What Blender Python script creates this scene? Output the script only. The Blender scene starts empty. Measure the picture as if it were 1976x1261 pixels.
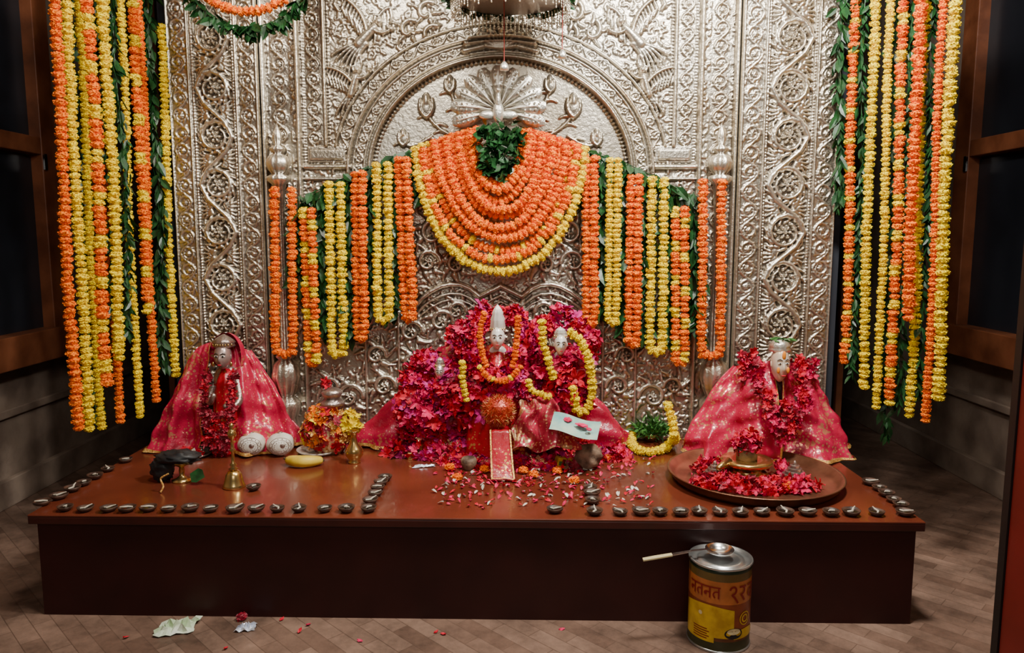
import bpy, math, random
import numpy as np
from mathutils import Vector, Matrix
random.seed(7); R=np.random.RandomState(7)
F=1450.0; P=math.radians(7); CH=1.173
TOP=0.327; WY=3.05
def ray(px,py):
    a=(px-988)/F; b=-(py-630)/F
    return np.array([a, math.cos(P)+b*math.sin(P), -math.sin(P)+b*math.cos(P)])
def atY(px,py,Y):
    d=ray(px,py); t=Y/d[1]; return np.array([d[0]*t, Y, CH+d[2]*t])
def atZ(px,py,Z=TOP):
    d=ray(px,py); t=(Z-CH)/d[2]; return np.array([d[0]*t, d[1]*t, Z])
S=bpy.context.scene; COL=S.collection
# ---------------------------------------------------------------- materials
def mat(name,c1,c2=None,scale=20,rough=.6,metal=0,bump=0,bscale=60,spec=.5,sheen=0,detail=4,pos=(.35,.65),coat=0):
    m=bpy.data.materials.new(name); m.use_nodes=True; nt=m.node_tree; n=nt.nodes; l=nt.links
    b=n['Principled BSDF']; b.inputs['Roughness'].default_value=rough; b.inputs['Metallic'].default_value=metal
    b.inputs['Specular IOR Level'].default_value=spec
    if sheen: b.inputs['Sheen Weight'].default_value=sheen
    if coat: b.inputs['Coat Weight'].default_value=coat
    b.inputs['Base Color'].default_value=(*c1,1)
    tc=n.new('ShaderNodeTexCoord')
    if c2:
        t=n.new('ShaderNodeTexNoise'); t.inputs['Scale'].default_value=scale; t.inputs['Detail'].default_value=detail
        l.new(tc.outputs['Object'],t.inputs['Vector'])
        r=n.new('ShaderNodeValToRGB'); r.color_ramp.elements[0].color=(*c1,1); r.color_ramp.elements[1].color=(*c2,1)
        r.color_ramp.elements[0].position=pos[0]; r.color_ramp.elements[1].position=pos[1]
        l.new(t.outputs['Fac'],r.inputs['Fac']); l.new(r.outputs['Color'],b.inputs['Base Color'])
    if bump:
        t2=n.new('ShaderNodeTexNoise'); t2.inputs['Scale'].default_value=bscale; t2.inputs['Detail'].default_value=5
        l.new(tc.outputs['Object'],t2.inputs['Vector'])
        bp=n.new('ShaderNodeBump'); bp.inputs['Strength'].default_value=bump; bp.inputs['Distance'].default_value=.01
        l.new(t2.outputs['Fac'],bp.inputs['Height']); l.new(bp.outputs['Normal'],b.inputs['Normal'])
    return m
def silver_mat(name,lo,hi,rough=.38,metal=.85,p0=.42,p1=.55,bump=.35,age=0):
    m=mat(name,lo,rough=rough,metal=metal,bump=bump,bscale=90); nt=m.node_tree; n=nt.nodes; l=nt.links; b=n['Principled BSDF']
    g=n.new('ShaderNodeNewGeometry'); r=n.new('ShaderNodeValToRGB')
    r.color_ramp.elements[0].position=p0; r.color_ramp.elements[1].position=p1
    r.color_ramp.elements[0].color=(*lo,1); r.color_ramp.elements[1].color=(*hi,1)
    l.new(g.outputs['Pointiness'],r.inputs['Fac'])  # recesses darker: tarnish, with occlusion-like shade painted into the colour
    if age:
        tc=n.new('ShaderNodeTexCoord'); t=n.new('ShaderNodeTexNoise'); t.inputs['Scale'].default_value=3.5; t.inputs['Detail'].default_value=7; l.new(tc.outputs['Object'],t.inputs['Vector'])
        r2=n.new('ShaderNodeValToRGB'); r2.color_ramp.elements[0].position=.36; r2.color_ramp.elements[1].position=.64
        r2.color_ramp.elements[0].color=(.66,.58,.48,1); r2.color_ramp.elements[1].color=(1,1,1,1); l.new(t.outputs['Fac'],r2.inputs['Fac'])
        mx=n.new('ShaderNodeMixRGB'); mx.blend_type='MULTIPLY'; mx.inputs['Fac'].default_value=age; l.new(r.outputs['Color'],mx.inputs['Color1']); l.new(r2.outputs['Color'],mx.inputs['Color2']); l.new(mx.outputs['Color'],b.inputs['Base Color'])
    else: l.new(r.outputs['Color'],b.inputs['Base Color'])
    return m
def brocade_mat(name,base,base2,gold,scale=55,amount=.33,rough=.30):
    m=mat(name,base,base2,scale=9,rough=rough,bump=.8,bscale=20); nt=m.node_tree;n=nt.nodes;l=nt.links;b=n['Principled BSDF']
    tc=n.new('ShaderNodeTexCoord'); v=n.new('ShaderNodeTexVoronoi'); v.inputs['Scale'].default_value=scale
    l.new(tc.outputs['Object'],v.inputs['Vector'])
    n2=n.new('ShaderNodeTexNoise'); n2.inputs['Scale'].default_value=9; l.new(tc.outputs['Object'],n2.inputs['Vector'])
    pw=n.new('ShaderNodeMath'); pw.operation='POWER'; pw.inputs[1].default_value=3.2; l.new(n2.outputs['Fac'],pw.inputs[0])
    ml=n.new('ShaderNodeMath'); ml.operation='MULTIPLY'; ml.inputs[1].default_value=amount*9
    l.new(pw.outputs[0],ml.inputs[0])
    lt=n.new('ShaderNodeMath'); lt.operation='LESS_THAN'; l.new(v.outputs['Distance'],lt.inputs[0]); l.new(ml.outputs[0],lt.inputs[1])
    src=b.inputs['Base Color'].links[0].from_socket
    mx=n.new('ShaderNodeMixRGB'); l.new(lt.outputs[0],mx.inputs['Fac']); l.new(src,mx.inputs['Color1']); mx.inputs['Color2'].default_value=(*gold,1)
    l.new(mx.outputs['Color'],b.inputs['Base Color'])
    mm=n.new('ShaderNodeMath'); mm.operation='MULTIPLY'; mm.inputs[1].default_value=.6; l.new(lt.outputs[0],mm.inputs[0]); l.new(mm.outputs[0],b.inputs['Metallic'])
    return m
M={}
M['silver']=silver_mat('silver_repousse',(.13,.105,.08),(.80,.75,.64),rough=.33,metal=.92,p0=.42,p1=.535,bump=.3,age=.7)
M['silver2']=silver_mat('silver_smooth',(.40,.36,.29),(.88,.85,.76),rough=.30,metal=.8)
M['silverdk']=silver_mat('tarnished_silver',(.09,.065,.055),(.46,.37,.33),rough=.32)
M['orange']=mat('marigold_orange',(.84,.135,.001),(1.0,.28,.002),scale=60,rough=.75,spec=.06)
M['yellow']=mat('marigold_yellow',(.80,.54,.001),(1.0,.84,.002),scale=60,rough=.75,spec=.06)
M['leaf']=mat('green_leaf',(.005,.032,.008),(.016,.085,.020),scale=30,rough=.4)
M['leaf2']=mat('bright_leaf',(.025,.10,.02),(.08,.24,.045),scale=30,rough=.45)
M['magenta']=mat('magenta_petal',(.50,.003,.050),(.84,.014,.14),scale=40,rough=.55,spec=.3)
M['redp']=mat('red_petal',(.42,.002,.015),(.74,.008,.04),scale=40,rough=.55,spec=.3)
M['purple']=mat('purple_petal',(.36,.004,.13),(.64,.014,.24),scale=40,rough=.55)
M['darkred']=mat('dark_red_petal',(.16,.002,.015),(.36,.006,.03),scale=40,rough=.55)
M['clothpink']=brocade_mat('pink_brocade',(.36,.005,.03),(.64,.018,.085),(.85,.34,.20),scale=85,amount=.26)
M['clothred']=brocade_mat('red_brocade',(.34,.003,.012),(.55,.008,.03),(.75,.38,.12),scale=85,amount=.22)
M['goldcloth']=brocade_mat('gold_brocade',(.34,.015,.04),(.55,.04,.08),(.82,.58,.32),scale=80,amount=.42)
M['trim']=mat('gold_trim',(.55,.24,.05),(.90,.58,.18),scale=120,rough=.4,metal=.5,bump=.5,bscale=150)
M['brass']=mat('brass',(.55,.36,.12),(.74,.52,.20),scale=15,rough=.25,metal=.95)
M['copper']=mat('aged_copper',(.20,.09,.05),(.38,.19,.11),scale=12,rough=.33,metal=.8,bump=.08)
M['black']=mat('black_metal',(.008,.008,.010),(.03,.03,.03),scale=12,rough=.5)
M['clay']=mat('oiled_clay',(.030,.013,.008),(.085,.038,.022),scale=50,rough=.5,bump=.2)
M['oil']=mat('dark_oil',(.012,.007,.004),(.03,.018,.01),scale=30,rough=.15)
M['cotton']=mat('cotton_wick',(.50,.44,.34),(.72,.67,.56),scale=80,rough=.9)
M['white']=mat('shell_white',(.60,.54,.44),(.84,.80,.72),scale=30,rough=.45)
M['facew']=mat('pale_silver_face',(.62,.58,.52),(.87,.85,.80),scale=18,rough=.3,metal=.15)
M['facesil']=mat('rosy_silver_face',(.26,.18,.165),(.46,.35,.32),scale=18,rough=.28,metal=.5)
M['faceo']=mat('orange_silver_face',(.66,.50,.36),(.80,.70,.58),scale=18,rough=.3,metal=.25)
M['dark']=mat('dark_paint',(.01,.008,.008),rough=.5)
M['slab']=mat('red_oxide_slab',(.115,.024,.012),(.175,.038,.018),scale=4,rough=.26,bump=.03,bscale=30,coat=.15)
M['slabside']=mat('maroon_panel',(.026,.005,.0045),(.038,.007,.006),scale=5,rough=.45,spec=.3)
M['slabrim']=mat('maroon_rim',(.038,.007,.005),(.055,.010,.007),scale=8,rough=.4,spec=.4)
M['wood']=mat('window_wood',(.15,.046,.020),(.30,.10,.044),scale=7,rough=.4,bump=.1)
M['greywood']=mat('weathered_panel',(.17,.120,.092),(.32,.240,.185),scale=6,rough=.6,bump=.2)
M['glass']=mat('dark_pane',(.014,.015,.020),(.024,.026,.034),scale=2,rough=.3)
M['wallpaint']=mat('dark_plaster',(.02,.022,.032),(.03,.034,.045),scale=3,rough=.8)
M['ceil']=mat('ceiling_plaster',(.25,.23,.2),(.3,.28,.25),scale=3,rough=.9)
M['stone']=mat('brown_stone',(.09,.055,.035),(.30,.20,.13),scale=30,rough=.7,bump=.6,bscale=40)
M['banana']=mat('banana_skin',(.62,.42,.03),(.85,.62,.07),scale=14,rough=.5)
M['bantip']=mat('banana_tip',(.06,.04,.015),rough=.7)
M['maroon']=mat('maroon_door',(.17,.012,.009),(.24,.018,.014),scale=6,rough=.4)
M['tinlid']=mat('tin_plate',(.42,.43,.42),(.62,.63,.62),scale=14,rough=.28,metal=.9,bump=.06)
M['steel']=mat('stainless_steel',(.6,.6,.6),(.75,.75,.75),scale=10,rough=.2,metal=1)
M['paper']=mat('crumpled_paper',(.42,.55,.32),(.75,.8,.68),scale=15,rough=.6,bump=.4)
M['foil']=mat('silver_foil',(.6,.65,.8),(.85,.88,.95),scale=20,rough=.35,metal=.5)
M['string']=mat('thread',(.35,.04,.03),rough=.8)
M['labred']=mat('label_red',(.20,.005,.005),rough=.4)
M['laby']=mat('label_yellow',(.44,.25,.012),(.68,.44,.025),scale=26,rough=.35,detail=8)
M['labw']=mat('label_cream',(.65,.55,.3),rough=.4)
M['cardblue']=mat('card_blue',(.14,.40,.40),(.50,.66,.52),scale=14,rough=.3)
M['tinsel']=mat('orange_tinsel',(.40,.015,.01),(.66,.10,.04),scale=50,rough=.4,metal=.2)
M['saffron']=mat('saffron_paste',(.85,.26,.01),rough=.6)
# ---------------------------------------------------------------- mesh helpers
def tag(o,label=None,cat=None,group=None,kind=None):
    if label:o['label']=label
    if cat:o['category']=cat
    if group:o['group']=group
    if kind:o['kind']=kind
    return o
def mk(name,v,f,mats,parent=None,label=None,cat=None,group=None,kind=None,smooth=False,mi=None,loc=None,rot=None,recenter=True):
    v=np.asarray(v,dtype=float).reshape(-1,3)
    off=np.zeros(3)
    if parent is None and recenter and loc is None:
        off=np.array([(v[:,0].min()+v[:,0].max())/2,(v[:,1].min()+v[:,1].max())/2,v[:,2].min()])
    me=bpy.data.meshes.new(name)
    me.from_pydata((v-off).tolist(),[],[list(map(int,q)) for q in f]); 
    if not isinstance(mats,(list,tuple)): mats=[mats]
    for m in mats: me.materials.append(M[m] if isinstance(m,str) else m)
    if mi is not None: me.polygons.foreach_set('material_index',np.asarray(mi,dtype=np.int32))
    if smooth: me.polygons.foreach_set('use_smooth',np.ones(len(me.polygons),dtype=bool))
    me.update()
    o=bpy.data.objects.new(name,me); COL.objects.link(o)
    o.location=Vector(off) if loc is None else Vector(loc)
    if rot: o.rotation_euler=rot
    if parent: o.parent=parent
    return tag(o,label,cat,group,kind)
def empty(name,loc,label,cat,group=None,rz=0):
    o=bpy.data.objects.new(name,None); COL.objects.link(o); o.location=Vector(loc); o.empty_display_size=.05
    o.rotation_euler=(0,0,rz)
    return tag(o,label,cat,group)
def box(c,s):
    x,y,z=c; a,b,d=[q/2 for q in s]
    v=[(x+i*a,y+j*b,z+k*d) for k in(-1,1) for j in(-1,1) for i in(-1,1)]
    f=[(0,2,3,1),(4,5,7,6),(0,1,5,4),(2,6,7,3),(0,4,6,2),(1,3,7,5)]
    return v,f
def bevel(o,w=.004,seg=2):
    m=o.modifiers.new('bevel','BEVEL'); m.width=w; m.segments=seg; m.limit_method='ANGLE'; return o
def join(parts):
    V=[];Fc=[];n=0
    for v,f in parts:
        v=np.asarray(v,float); V.append(v); Fc+= [tuple(i+n for i in q) for q in f]; n+=len(v)
    return np.vstack(V),Fc
def lathe(prof,seg=32,cap=True,c=(0,0,0),flute=0,nf=8):
    v=[];f=[]
    for i,(r,z) in enumerate(prof):
        for k in range(seg):
            a=2*math.pi*k/seg; rr=r*(1+flute*math.cos(nf*a))
            v.append((c[0]+rr*math.cos(a),c[1]+rr*math.sin(a),c[2]+z))
    n=len(prof)
    for i in range(n-1):
        for k in range(seg):
            k2=(k+1)%seg; f.append((i*seg+k,i*seg+k2,(i+1)*seg+k2,(i+1)*seg+k))
    if cap:
        f.append(tuple(range(seg-1,-1,-1))); f.append(tuple((n-1)*seg+k for k in range(seg)))
    return v,f
def ellips(c,r,nu=20,nv=14,noise=0,seed=0,nf=3):
    rr=np.random.RandomState(seed); ph=rr.rand(6)*6.28
    v=[];f=[]
    for j in range(nv+1):
        t=math.pi*j/nv
        for i in range(nu):
            p=2*math.pi*i/nu; d=np.array([math.sin(t)*math.cos(p),math.sin(t)*math.sin(p),math.cos(t)])
            k=1+noise*(math.sin(nf*d[0]*2+ph[0])*math.sin(nf*d[2]*2+ph[1])+.6*math.sin(nf*2*d[1]+ph[2]+nf*2*d[2]))
            v.append((c[0]+r[0]*d[0]*k,c[1]+r[1]*d[1]*k,c[2]+r[2]*d[2]*k))
    for j in range(nv):
        for i in range(nu):
            i2=(i+1)%nu; f.append((j*nu+i,(j+1)*nu+i,(j+1)*nu+i2,j*nu+i2))
    return v,f
def tube(pts,rad,seg=8):
    pts=np.asarray(pts,float); n=len(pts)
    if np.isscalar(rad): rad=[rad]*n
    v=[];f=[]
    for i in range(n):
        t=pts[min(i+1,n-1)]-pts[max(i-1,0)]; t/=np.linalg.norm(t)+1e-9
        u=np.cross(t,[0,0,1.]); 
        if np.linalg.norm(u)<.1:u=np.cross(t,[0,1.,0])
        u/=np.linalg.norm(u); w=np.cross(t,u)
        for k in range(seg):
            a=2*math.pi*k/seg; v.append(pts[i]+rad[i]*(math.cos(a)*u+math.sin(a)*w))
    for i in range(n-1):
        for k in range(seg):
            k2=(k+1)%seg; f.append((i*seg+k,i*seg+k2,(i+1)*seg+k2,(i+1)*seg+k))
    f.append(tuple(range(seg-1,-1,-1))); f.append(tuple((n-1)*seg+k for k in range(seg)))
    return np.array(v),f
def smoothpath(pts,n=60):
    pts=np.asarray(pts,float); 
    if len(pts)<3:
        t=np.linspace(0,1,n)[:,None]; return pts[0]*(1-t)+pts[-1]*t
    P0=np.vstack([2*pts[0]-pts[1],pts,2*pts[-1]-pts[-2]]); out=[]
    m=len(pts)-1; per=max(2,n//m)
    for i in range(m):
        a,b,c,d=P0[i:i+4]
        for t in np.linspace(0,1,per,endpoint=False):
            out.append(.5*((2*b)+(-a+c)*t+(2*a-5*b+4*c-d)*t*t+(-a+3*b-3*c+d)*t**3))
    out.append(pts[-1]); return np.array(out)
def resample(pts,sp):
    pts=np.asarray(pts,float); L=np.concatenate([[0],np.cumsum(np.linalg.norm(np.diff(pts,axis=0),axis=1))])
    n=max(2,int(L[-1]/sp)+1); s=np.linspace(0,L[-1],n)
    q=np.stack([np.interp(s,L,pts[:,k]) for k in range(3)],1)
    t=np.gradient(q,axis=0); t/=np.linalg.norm(t,axis=1)[:,None]+1e-9
    return q,t
# ---------------------------------------------------------------- flowers
def marigold(seed,n=62,flat=.68):
    r=np.random.RandomState(seed); V=[];Fc=[]
    cv,cf=ellips((0,0,0),(.90,.90,.90*flat),10,6); V+=list(cv); Fc+=cf
    for i in range(n):
        z=1-2*(i+.5)/n; a=i*2.39996; s=math.sqrt(1-z*z); d=np.array([s*math.cos(a),s*math.sin(a),z])
        t=np.cross(d,r.randn(3)); t/=np.linalg.norm(t); b=np.cross(d,t)
        sc=np.array([1,1,flat]); k=len(V); w=.17+.07*r.rand(); o=1.0+.10*r.rand(); tw=b*(.14*r.randn())
        V+=[(d*.78-t*w*.6)*sc,(d*.78+t*w*.6)*sc,(d*o+t*w+tw)*sc,(d*(o+.04)+tw*1.6)*sc,(d*o-t*w+tw)*sc]
        Fc+=[(k,k+1,k+2,k+3,k+4)]
    return np.array(V,float),Fc
MG=[marigold(s) for s in range(5)]
def petalflower(seed,np_=5):
    r=np.random.RandomState(seed); V=[];Fc=[]
    for p in range(np_):
        a=2*math.pi*p/np_+r.rand()*.4; k=len(V); L=.8+.5*r.rand(); up=.2+.8*r.rand()
        for j in range(4):
            for i in range(3):
                u=j/3; w=(.08,.30,.34,.05)[j]*(i-1)
                x=u*L; V.append((x*math.cos(a)-w*math.sin(a), x*math.sin(a)+w*math.cos(a), up*u-.35*u*u*up*2+abs(i-1)*.14*u+.10*r.randn()*u))
        for j in range(3):
            for i in range(2): q=k+j*3+i; Fc.append((q,q+1,q+4,q+3))
    return np.array(V,float),Fc
PF=[petalflower(s,4+s%3) for s in range(8)]
def rotmat(axis,spin):
    z=axis/ (np.linalg.norm(axis)+1e-9); x=np.cross(z,[.3,.2,.9]); x/=np.linalg.norm(x)+1e-9; y=np.cross(z,x)
    c,s=math.cos(spin),math.sin(spin); return np.stack([c*x+s*y,-s*x+c*y,z],1)
class Acc:
    def __init__(s): s.v=[];s.f=[];s.m=[];s.n=0
    def add(s,T,pos,Rm,sc,mi=0):
        v=(T[0]*sc)@Rm.T+pos; s.v.append(v); n=s.n
        s.f+=[tuple(i+n for i in q) for q in T[1]]; s.m+=[mi]*len(T[1]); s.n+=len(v)
    def raw(s,v,f,mi=0):
        n=s.n; v=np.asarray(v,float); s.v.append(v); s.f+=[tuple(i+n for i in q) for q in f]; s.m+=[mi]*len(f); s.n+=len(v)
def garland(pts,pat,r,label,group=None,sp=None,parent=None,name='marigold_garland',mats=('orange','yellow')):
    sp=sp or r*1.18; q,t=resample(pts,sp); A=Acc()
    for i in range(len(q)):
        if pat=='o':m=0
        elif pat=='y':m=1
        elif pat=='m':m=1 if (i//2)%3==0 else 0
        elif pat=='n':m=1 if i%5==0 else 0
        else:m=0
        A.add(MG[R.randint(5)],q[i]+R.randn(3)*r*.08,rotmat(t[i]+R.randn(3)*.12,R.rand()*6.28),r*(.90+.22*R.rand()),m)
    return mk(name,np.vstack(A.v),A.f,[mats[0],mats[-1]],parent=parent,label=label,cat='garland',group=group,mi=A.m)
LEAF=(np.array([(0,0,0),(-.14,.06,.3),(0,0,.3),(.14,.06,.3),(-.13,.05,.62),(0,0,.66),(.13,.05,.62),(0,.02,1.)],float),
      [(0,2,1),(0,3,2),(1,2,5,4),(2,3,6,5),(4,5,7),(5,6,7)])
def leafstrand(pts,L,label,dens=.011,spread=.7,group=None,down=1.,name='leaf_garland',mat_='leaf',width=1.):
    q,t=resample(pts,dens); A=Acc(); T=(LEAF[0]*np.array([width,1,1]),LEAF[1])
    A.raw(*tube(q[::2] if len(q)>6 else q,.002,5))
    for i in range(len(q)):
        for _ in range(2):
            d=np.array([R.randn()*spread,-abs(R.randn())*spread*.5,-down])+R.randn(3)*.15
            A.add(T,q[i]+R.randn(3)*.007,rotmat(d,R.rand()*6.28),L*(.7+.5*R.rand()))
    return mk(name,np.vstack(A.v),A.f,mat_,label=label,cat='leaf garland',group=group)
def petals(A,pos,nrm,sc,mi): A.add(PF[R.randint(8)],pos,rotmat(nrm,R.rand()*6.28),sc,mi)
# ---------------------------------------------------------------- structure
def struct(name,c,s,m,b=0):
    o=mk(name,*box(c,s),m,kind='structure'); 
    if b: bevel(o,b)
    return o
floor_m=bpy.data.materials.new('herringbone_floor'); floor_m.use_nodes=True
nt=floor_m.node_tree;n=nt.nodes;l=nt.links;b=n['Principled BSDF']
tc=n.new('ShaderNodeTexCoord');mp=n.new('ShaderNodeMapping');mp.inputs['Rotation'].default_value=(0,0,math.radians(45));l.new(tc.outputs['Object'],mp.inputs['Vector'])
br=n.new('ShaderNodeTexBrick');br.inputs['Scale'].default_value=4.5;br.inputs['Color1'].default_value=(.150,.088,.062,1);br.inputs['Color2'].default_value=(.235,.148,.108,1);br.inputs['Mortar'].default_value=(.125,.074,.052,1)
br.inputs['Mortar Size'].default_value=.009;br.inputs['Mortar Smooth'].default_value=.7;br.inputs['Brick Width'].default_value=.9;br.inputs['Row Height'].default_value=.24
l.new(mp.outputs['Vector'],br.inputs['Vector'])
nz=n.new('ShaderNodeTexNoise');nz.inputs['Scale'].default_value=6;nz.inputs['Detail'].default_value=12;nz.inputs['Roughness'].default_value=.75;l.new(tc.outputs['Object'],nz.inputs['Vector'])
nr=n.new('ShaderNodeValToRGB');nr.color_ramp.elements[0].position=.34;nr.color_ramp.elements[1].position=.68;nr.color_ramp.elements[0].color=(.26,.26,.26,1);nr.color_ramp.elements[1].color=(.70,.70,.70,1);l.new(nz.outputs['Fac'],nr.inputs['Fac'])
mx=n.new('ShaderNodeMixRGB');mx.blend_type='OVERLAY';mx.inputs['Fac'].default_value=1.0;l.new(br.outputs['Color'],mx.inputs['Color1']);l.new(nr.outputs['Color'],mx.inputs['Color2']);l.new(mx.outputs['Color'],b.inputs['Base Color'])
b.inputs['Roughness'].default_value=.42
mk('floor',*box((0,1.75,-.05),(4.7,6.8,.1)),floor_m,kind='structure')
struct('ceiling',(0,1.75,2.75),(4.7,6.8,.1),'ceil')
struct('wall_left',(-2.27,1.75,1.35),(.14,6.8,2.7),'greywood')
struct('wall_right',(2.27,1.75,1.35),(.14,6.8,2.7),'greywood')
struct('wall_rear',(0,5.1,1.35),(4.4,.1,2.7),'wallpaint')
struct('wall_back',(-.03,3.16,1.35),(2.72,.18,2.7),'wallpaint')
for sx in(-1,1):
    side='left' if sx<0 else 'right'
    struct('baseboard_'+side,(sx*2.185,2.4,.06),(.03,5.3,.12),'greywood',.004)
    struct('trim_%d'%(1 if sx<0 else 2),(sx*2.19,2.4,.40),(.02,5.3,.035),'greywood',.004)
    y0,y1=2.25,3.68 if sx>0 else 3.58
    w=empty('window_%d'%(1 if sx<0 else 2),(sx*2.17,(y0+y1)/2,.62),'dark paned wooden window set in panelled wall','window'); w['kind']='structure'
    L=y1-y0
    def wp(nm,c,s,m,bv=.004):
        o=mk(nm,*box(c,s),m,parent=w); 
        if bv: bevel(o,bv)
    wp('window_frame',(0,L/2-.055,.95),(.09,.11,1.95),'wood'); wp('window_frame',(0,-L/2+.055,.95),(.09,.11,1.95),'wood')
    wp('window_sill',(-sx*.01,0,.055),(.13,L+.02,.14),'wood'); wp('window_rail',(-sx*.0,0,.95),(.085,L-.22,.075),'wood'); wp('window_head',(0,0,1.9),(.09,L-.22,.08),'wood')
    wp('window_pane',(sx*.015,0,.5),(.012,L-.22,.8),'glass',0); wp('window_pane',(sx*.015,0,1.4),(.012,L-.22,.86),'glass',0)
    wp('hinge',(-sx*.05,L/2-.10,.88),(.008,.02,.07),'steel',0)
    struct('trim_%d'%(3 if sx<0 else 4),(sx*1.62-.03,3.6,1.35),(.03,.03,2.7),'wood',.003)
o=mk('door_1',*box((.965,1.29,1.3),(.10,.08,2.6)),'maroon',kind='structure'); bevel(o)
mk('door_seal',*box((-.046,.048,1.3),(.014,.018,2.6)),'dark',parent=o)
# ---------------------------------------------------------------- platform
FL=atZ(52,994);FR=atZ(1787,1008); BLx,BRx=FL[0],FR[0]
plat=empty('altar_platform',((BLx+BRx)/2,2.6,0),'low glossy red oxide altar platform with maroon sides','platform')
def prism(q,z0,z1):
    q=np.asarray(q); n=len(q); v=[(a,b,z0) for a,b in q]+[(a,b,z1) for a,b in q]
    f=[tuple(range(n-1,-1,-1)),tuple(range(n,2*n))]+[(i,(i+1)%n,n+(i+1)%n,n+i) for i in range(n)]
    v=np.array(v)-np.array([(BLx+BRx)/2,2.6,0]); return v,f
q=[(FL[0],FL[1]),(FR[0],FR[1]),(BRx,3.06),(BLx,3.06)]
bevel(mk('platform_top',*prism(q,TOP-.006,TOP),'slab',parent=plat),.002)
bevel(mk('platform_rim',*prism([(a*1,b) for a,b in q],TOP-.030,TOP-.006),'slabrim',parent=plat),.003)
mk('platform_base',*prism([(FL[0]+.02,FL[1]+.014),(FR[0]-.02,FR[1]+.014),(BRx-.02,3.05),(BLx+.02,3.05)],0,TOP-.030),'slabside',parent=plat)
# ---------------------------------------------------------------- repousse relief panels
class HF:
    def __init__(s,x0,x1,z0,z1,res=.0028):
        s.x0,s.z0,s.res=x0,z0,res; s.nx=int((x1-x0)/res)+1; s.nz=int((z1-z0)/res)+1
        s.xs=x0+np.arange(s.nx)*(x1-x0)/(s.nx-1); s.zs=z0+np.arange(s.nz)*(z1-z0)/(s.nz-1)
        s.X,s.Z=np.meshgrid(s.xs,s.zs); s.h=np.zeros_like(s.X); s.base=np.zeros_like(s.X)
    def sub(s,a,b,c,d):
        i0=max(0,int((a-s.x0)/s.res)-1);i1=min(s.nx,int((b-s.x0)/s.res)+3);j0=max(0,int((c-s.z0)/s.res)-1);j1=min(s.nz,int((d-s.z0)/s.res)+3)
        return (slice(j0,j1),slice(i0,i1)) if i1>i0 and j1>j0 else None
    def seg(s,p,q,r0,r1,a):
        r=max(r0,r1); k=s.sub(min(p[0],q[0])-r,max(p[0],q[0])+r,min(p[1],q[1])-r,max(p[1],q[1])+r)
        if k is None:return
        X,Z=s.X[k],s.Z[k]; dx,dz=q[0]-p[0],q[1]-p[1]; LL=dx*dx+dz*dz+1e-12
        t=np.clip(((X-p[0])*dx+(Z-p[1])*dz)/LL,0,1); d2=(X-p[0]-t*dx)**2+(Z-p[1]-t*dz)**2
        rr=r0+(r1-r0)*t; q_=1-d2/(rr*rr+1e-12)
        s.h[k]=np.maximum(s.h[k],np.where(q_>0,a*(rr/max(r,1e-6))**.6*np.sqrt(np.clip(q_,0,1)),0))
    def stroke(s,pts,r0,r1,a):
        n=len(pts)-1
        for i in range(n): s.seg(pts[i],pts[i+1],r0+(r1-r0)*i/n,r0+(r1-r0)*(i+1)/n,a)
    def blob(s,x,z,r,a,rz=None,rot=0):
        rz=rz or r; m=max(r,rz); k=s.sub(x-m,x+m,z-m,z+m)
        if k is None:return
        dx,dz=s.X[k]-x,s.Z[k]-z; c,w=math.cos(rot),math.sin(rot); u=(c*dx+w*dz)/r; v=(-w*dx+c*dz)/rz; q=1-u*u-v*v
        s.h[k]=np.maximum(s.h[k],np.where(q>0,a*np.sqrt(np.clip(q,0,1)),0))
    def leaf(s,x,z,ang,L,w,a):
        c,d=math.cos(ang),math.sin(ang); s.stroke([(x,z),(x+c*L*.45,z+d*L*.45),(x+c*L-d*L*.15,z+d*L+c*L*.15)],w,w*.25,a)
    def rect(s,x0,x1,z0,z1,a):
        k=(s.X>=x0)&(s.X<=x1)&(s.Z>=z0)&(s.Z<=z1); s.base[k]=a
    def clearrect(s,x0,x1,z0,z1):
        k=(s.X>=x0)&(s.X<=x1)&(s.Z>=z0)&(s.Z<=z1); s.h[k]=0
def rosette(h,x,z,r,a,n=6):
    h.blob(x,z,r*.32,a*1.3)
    for i in range(n): t=6.283*i/n; h.blob(x+.62*r*math.cos(t),z+.62*r*math.sin(t),r*.38,a,r*.26,t)
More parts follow.
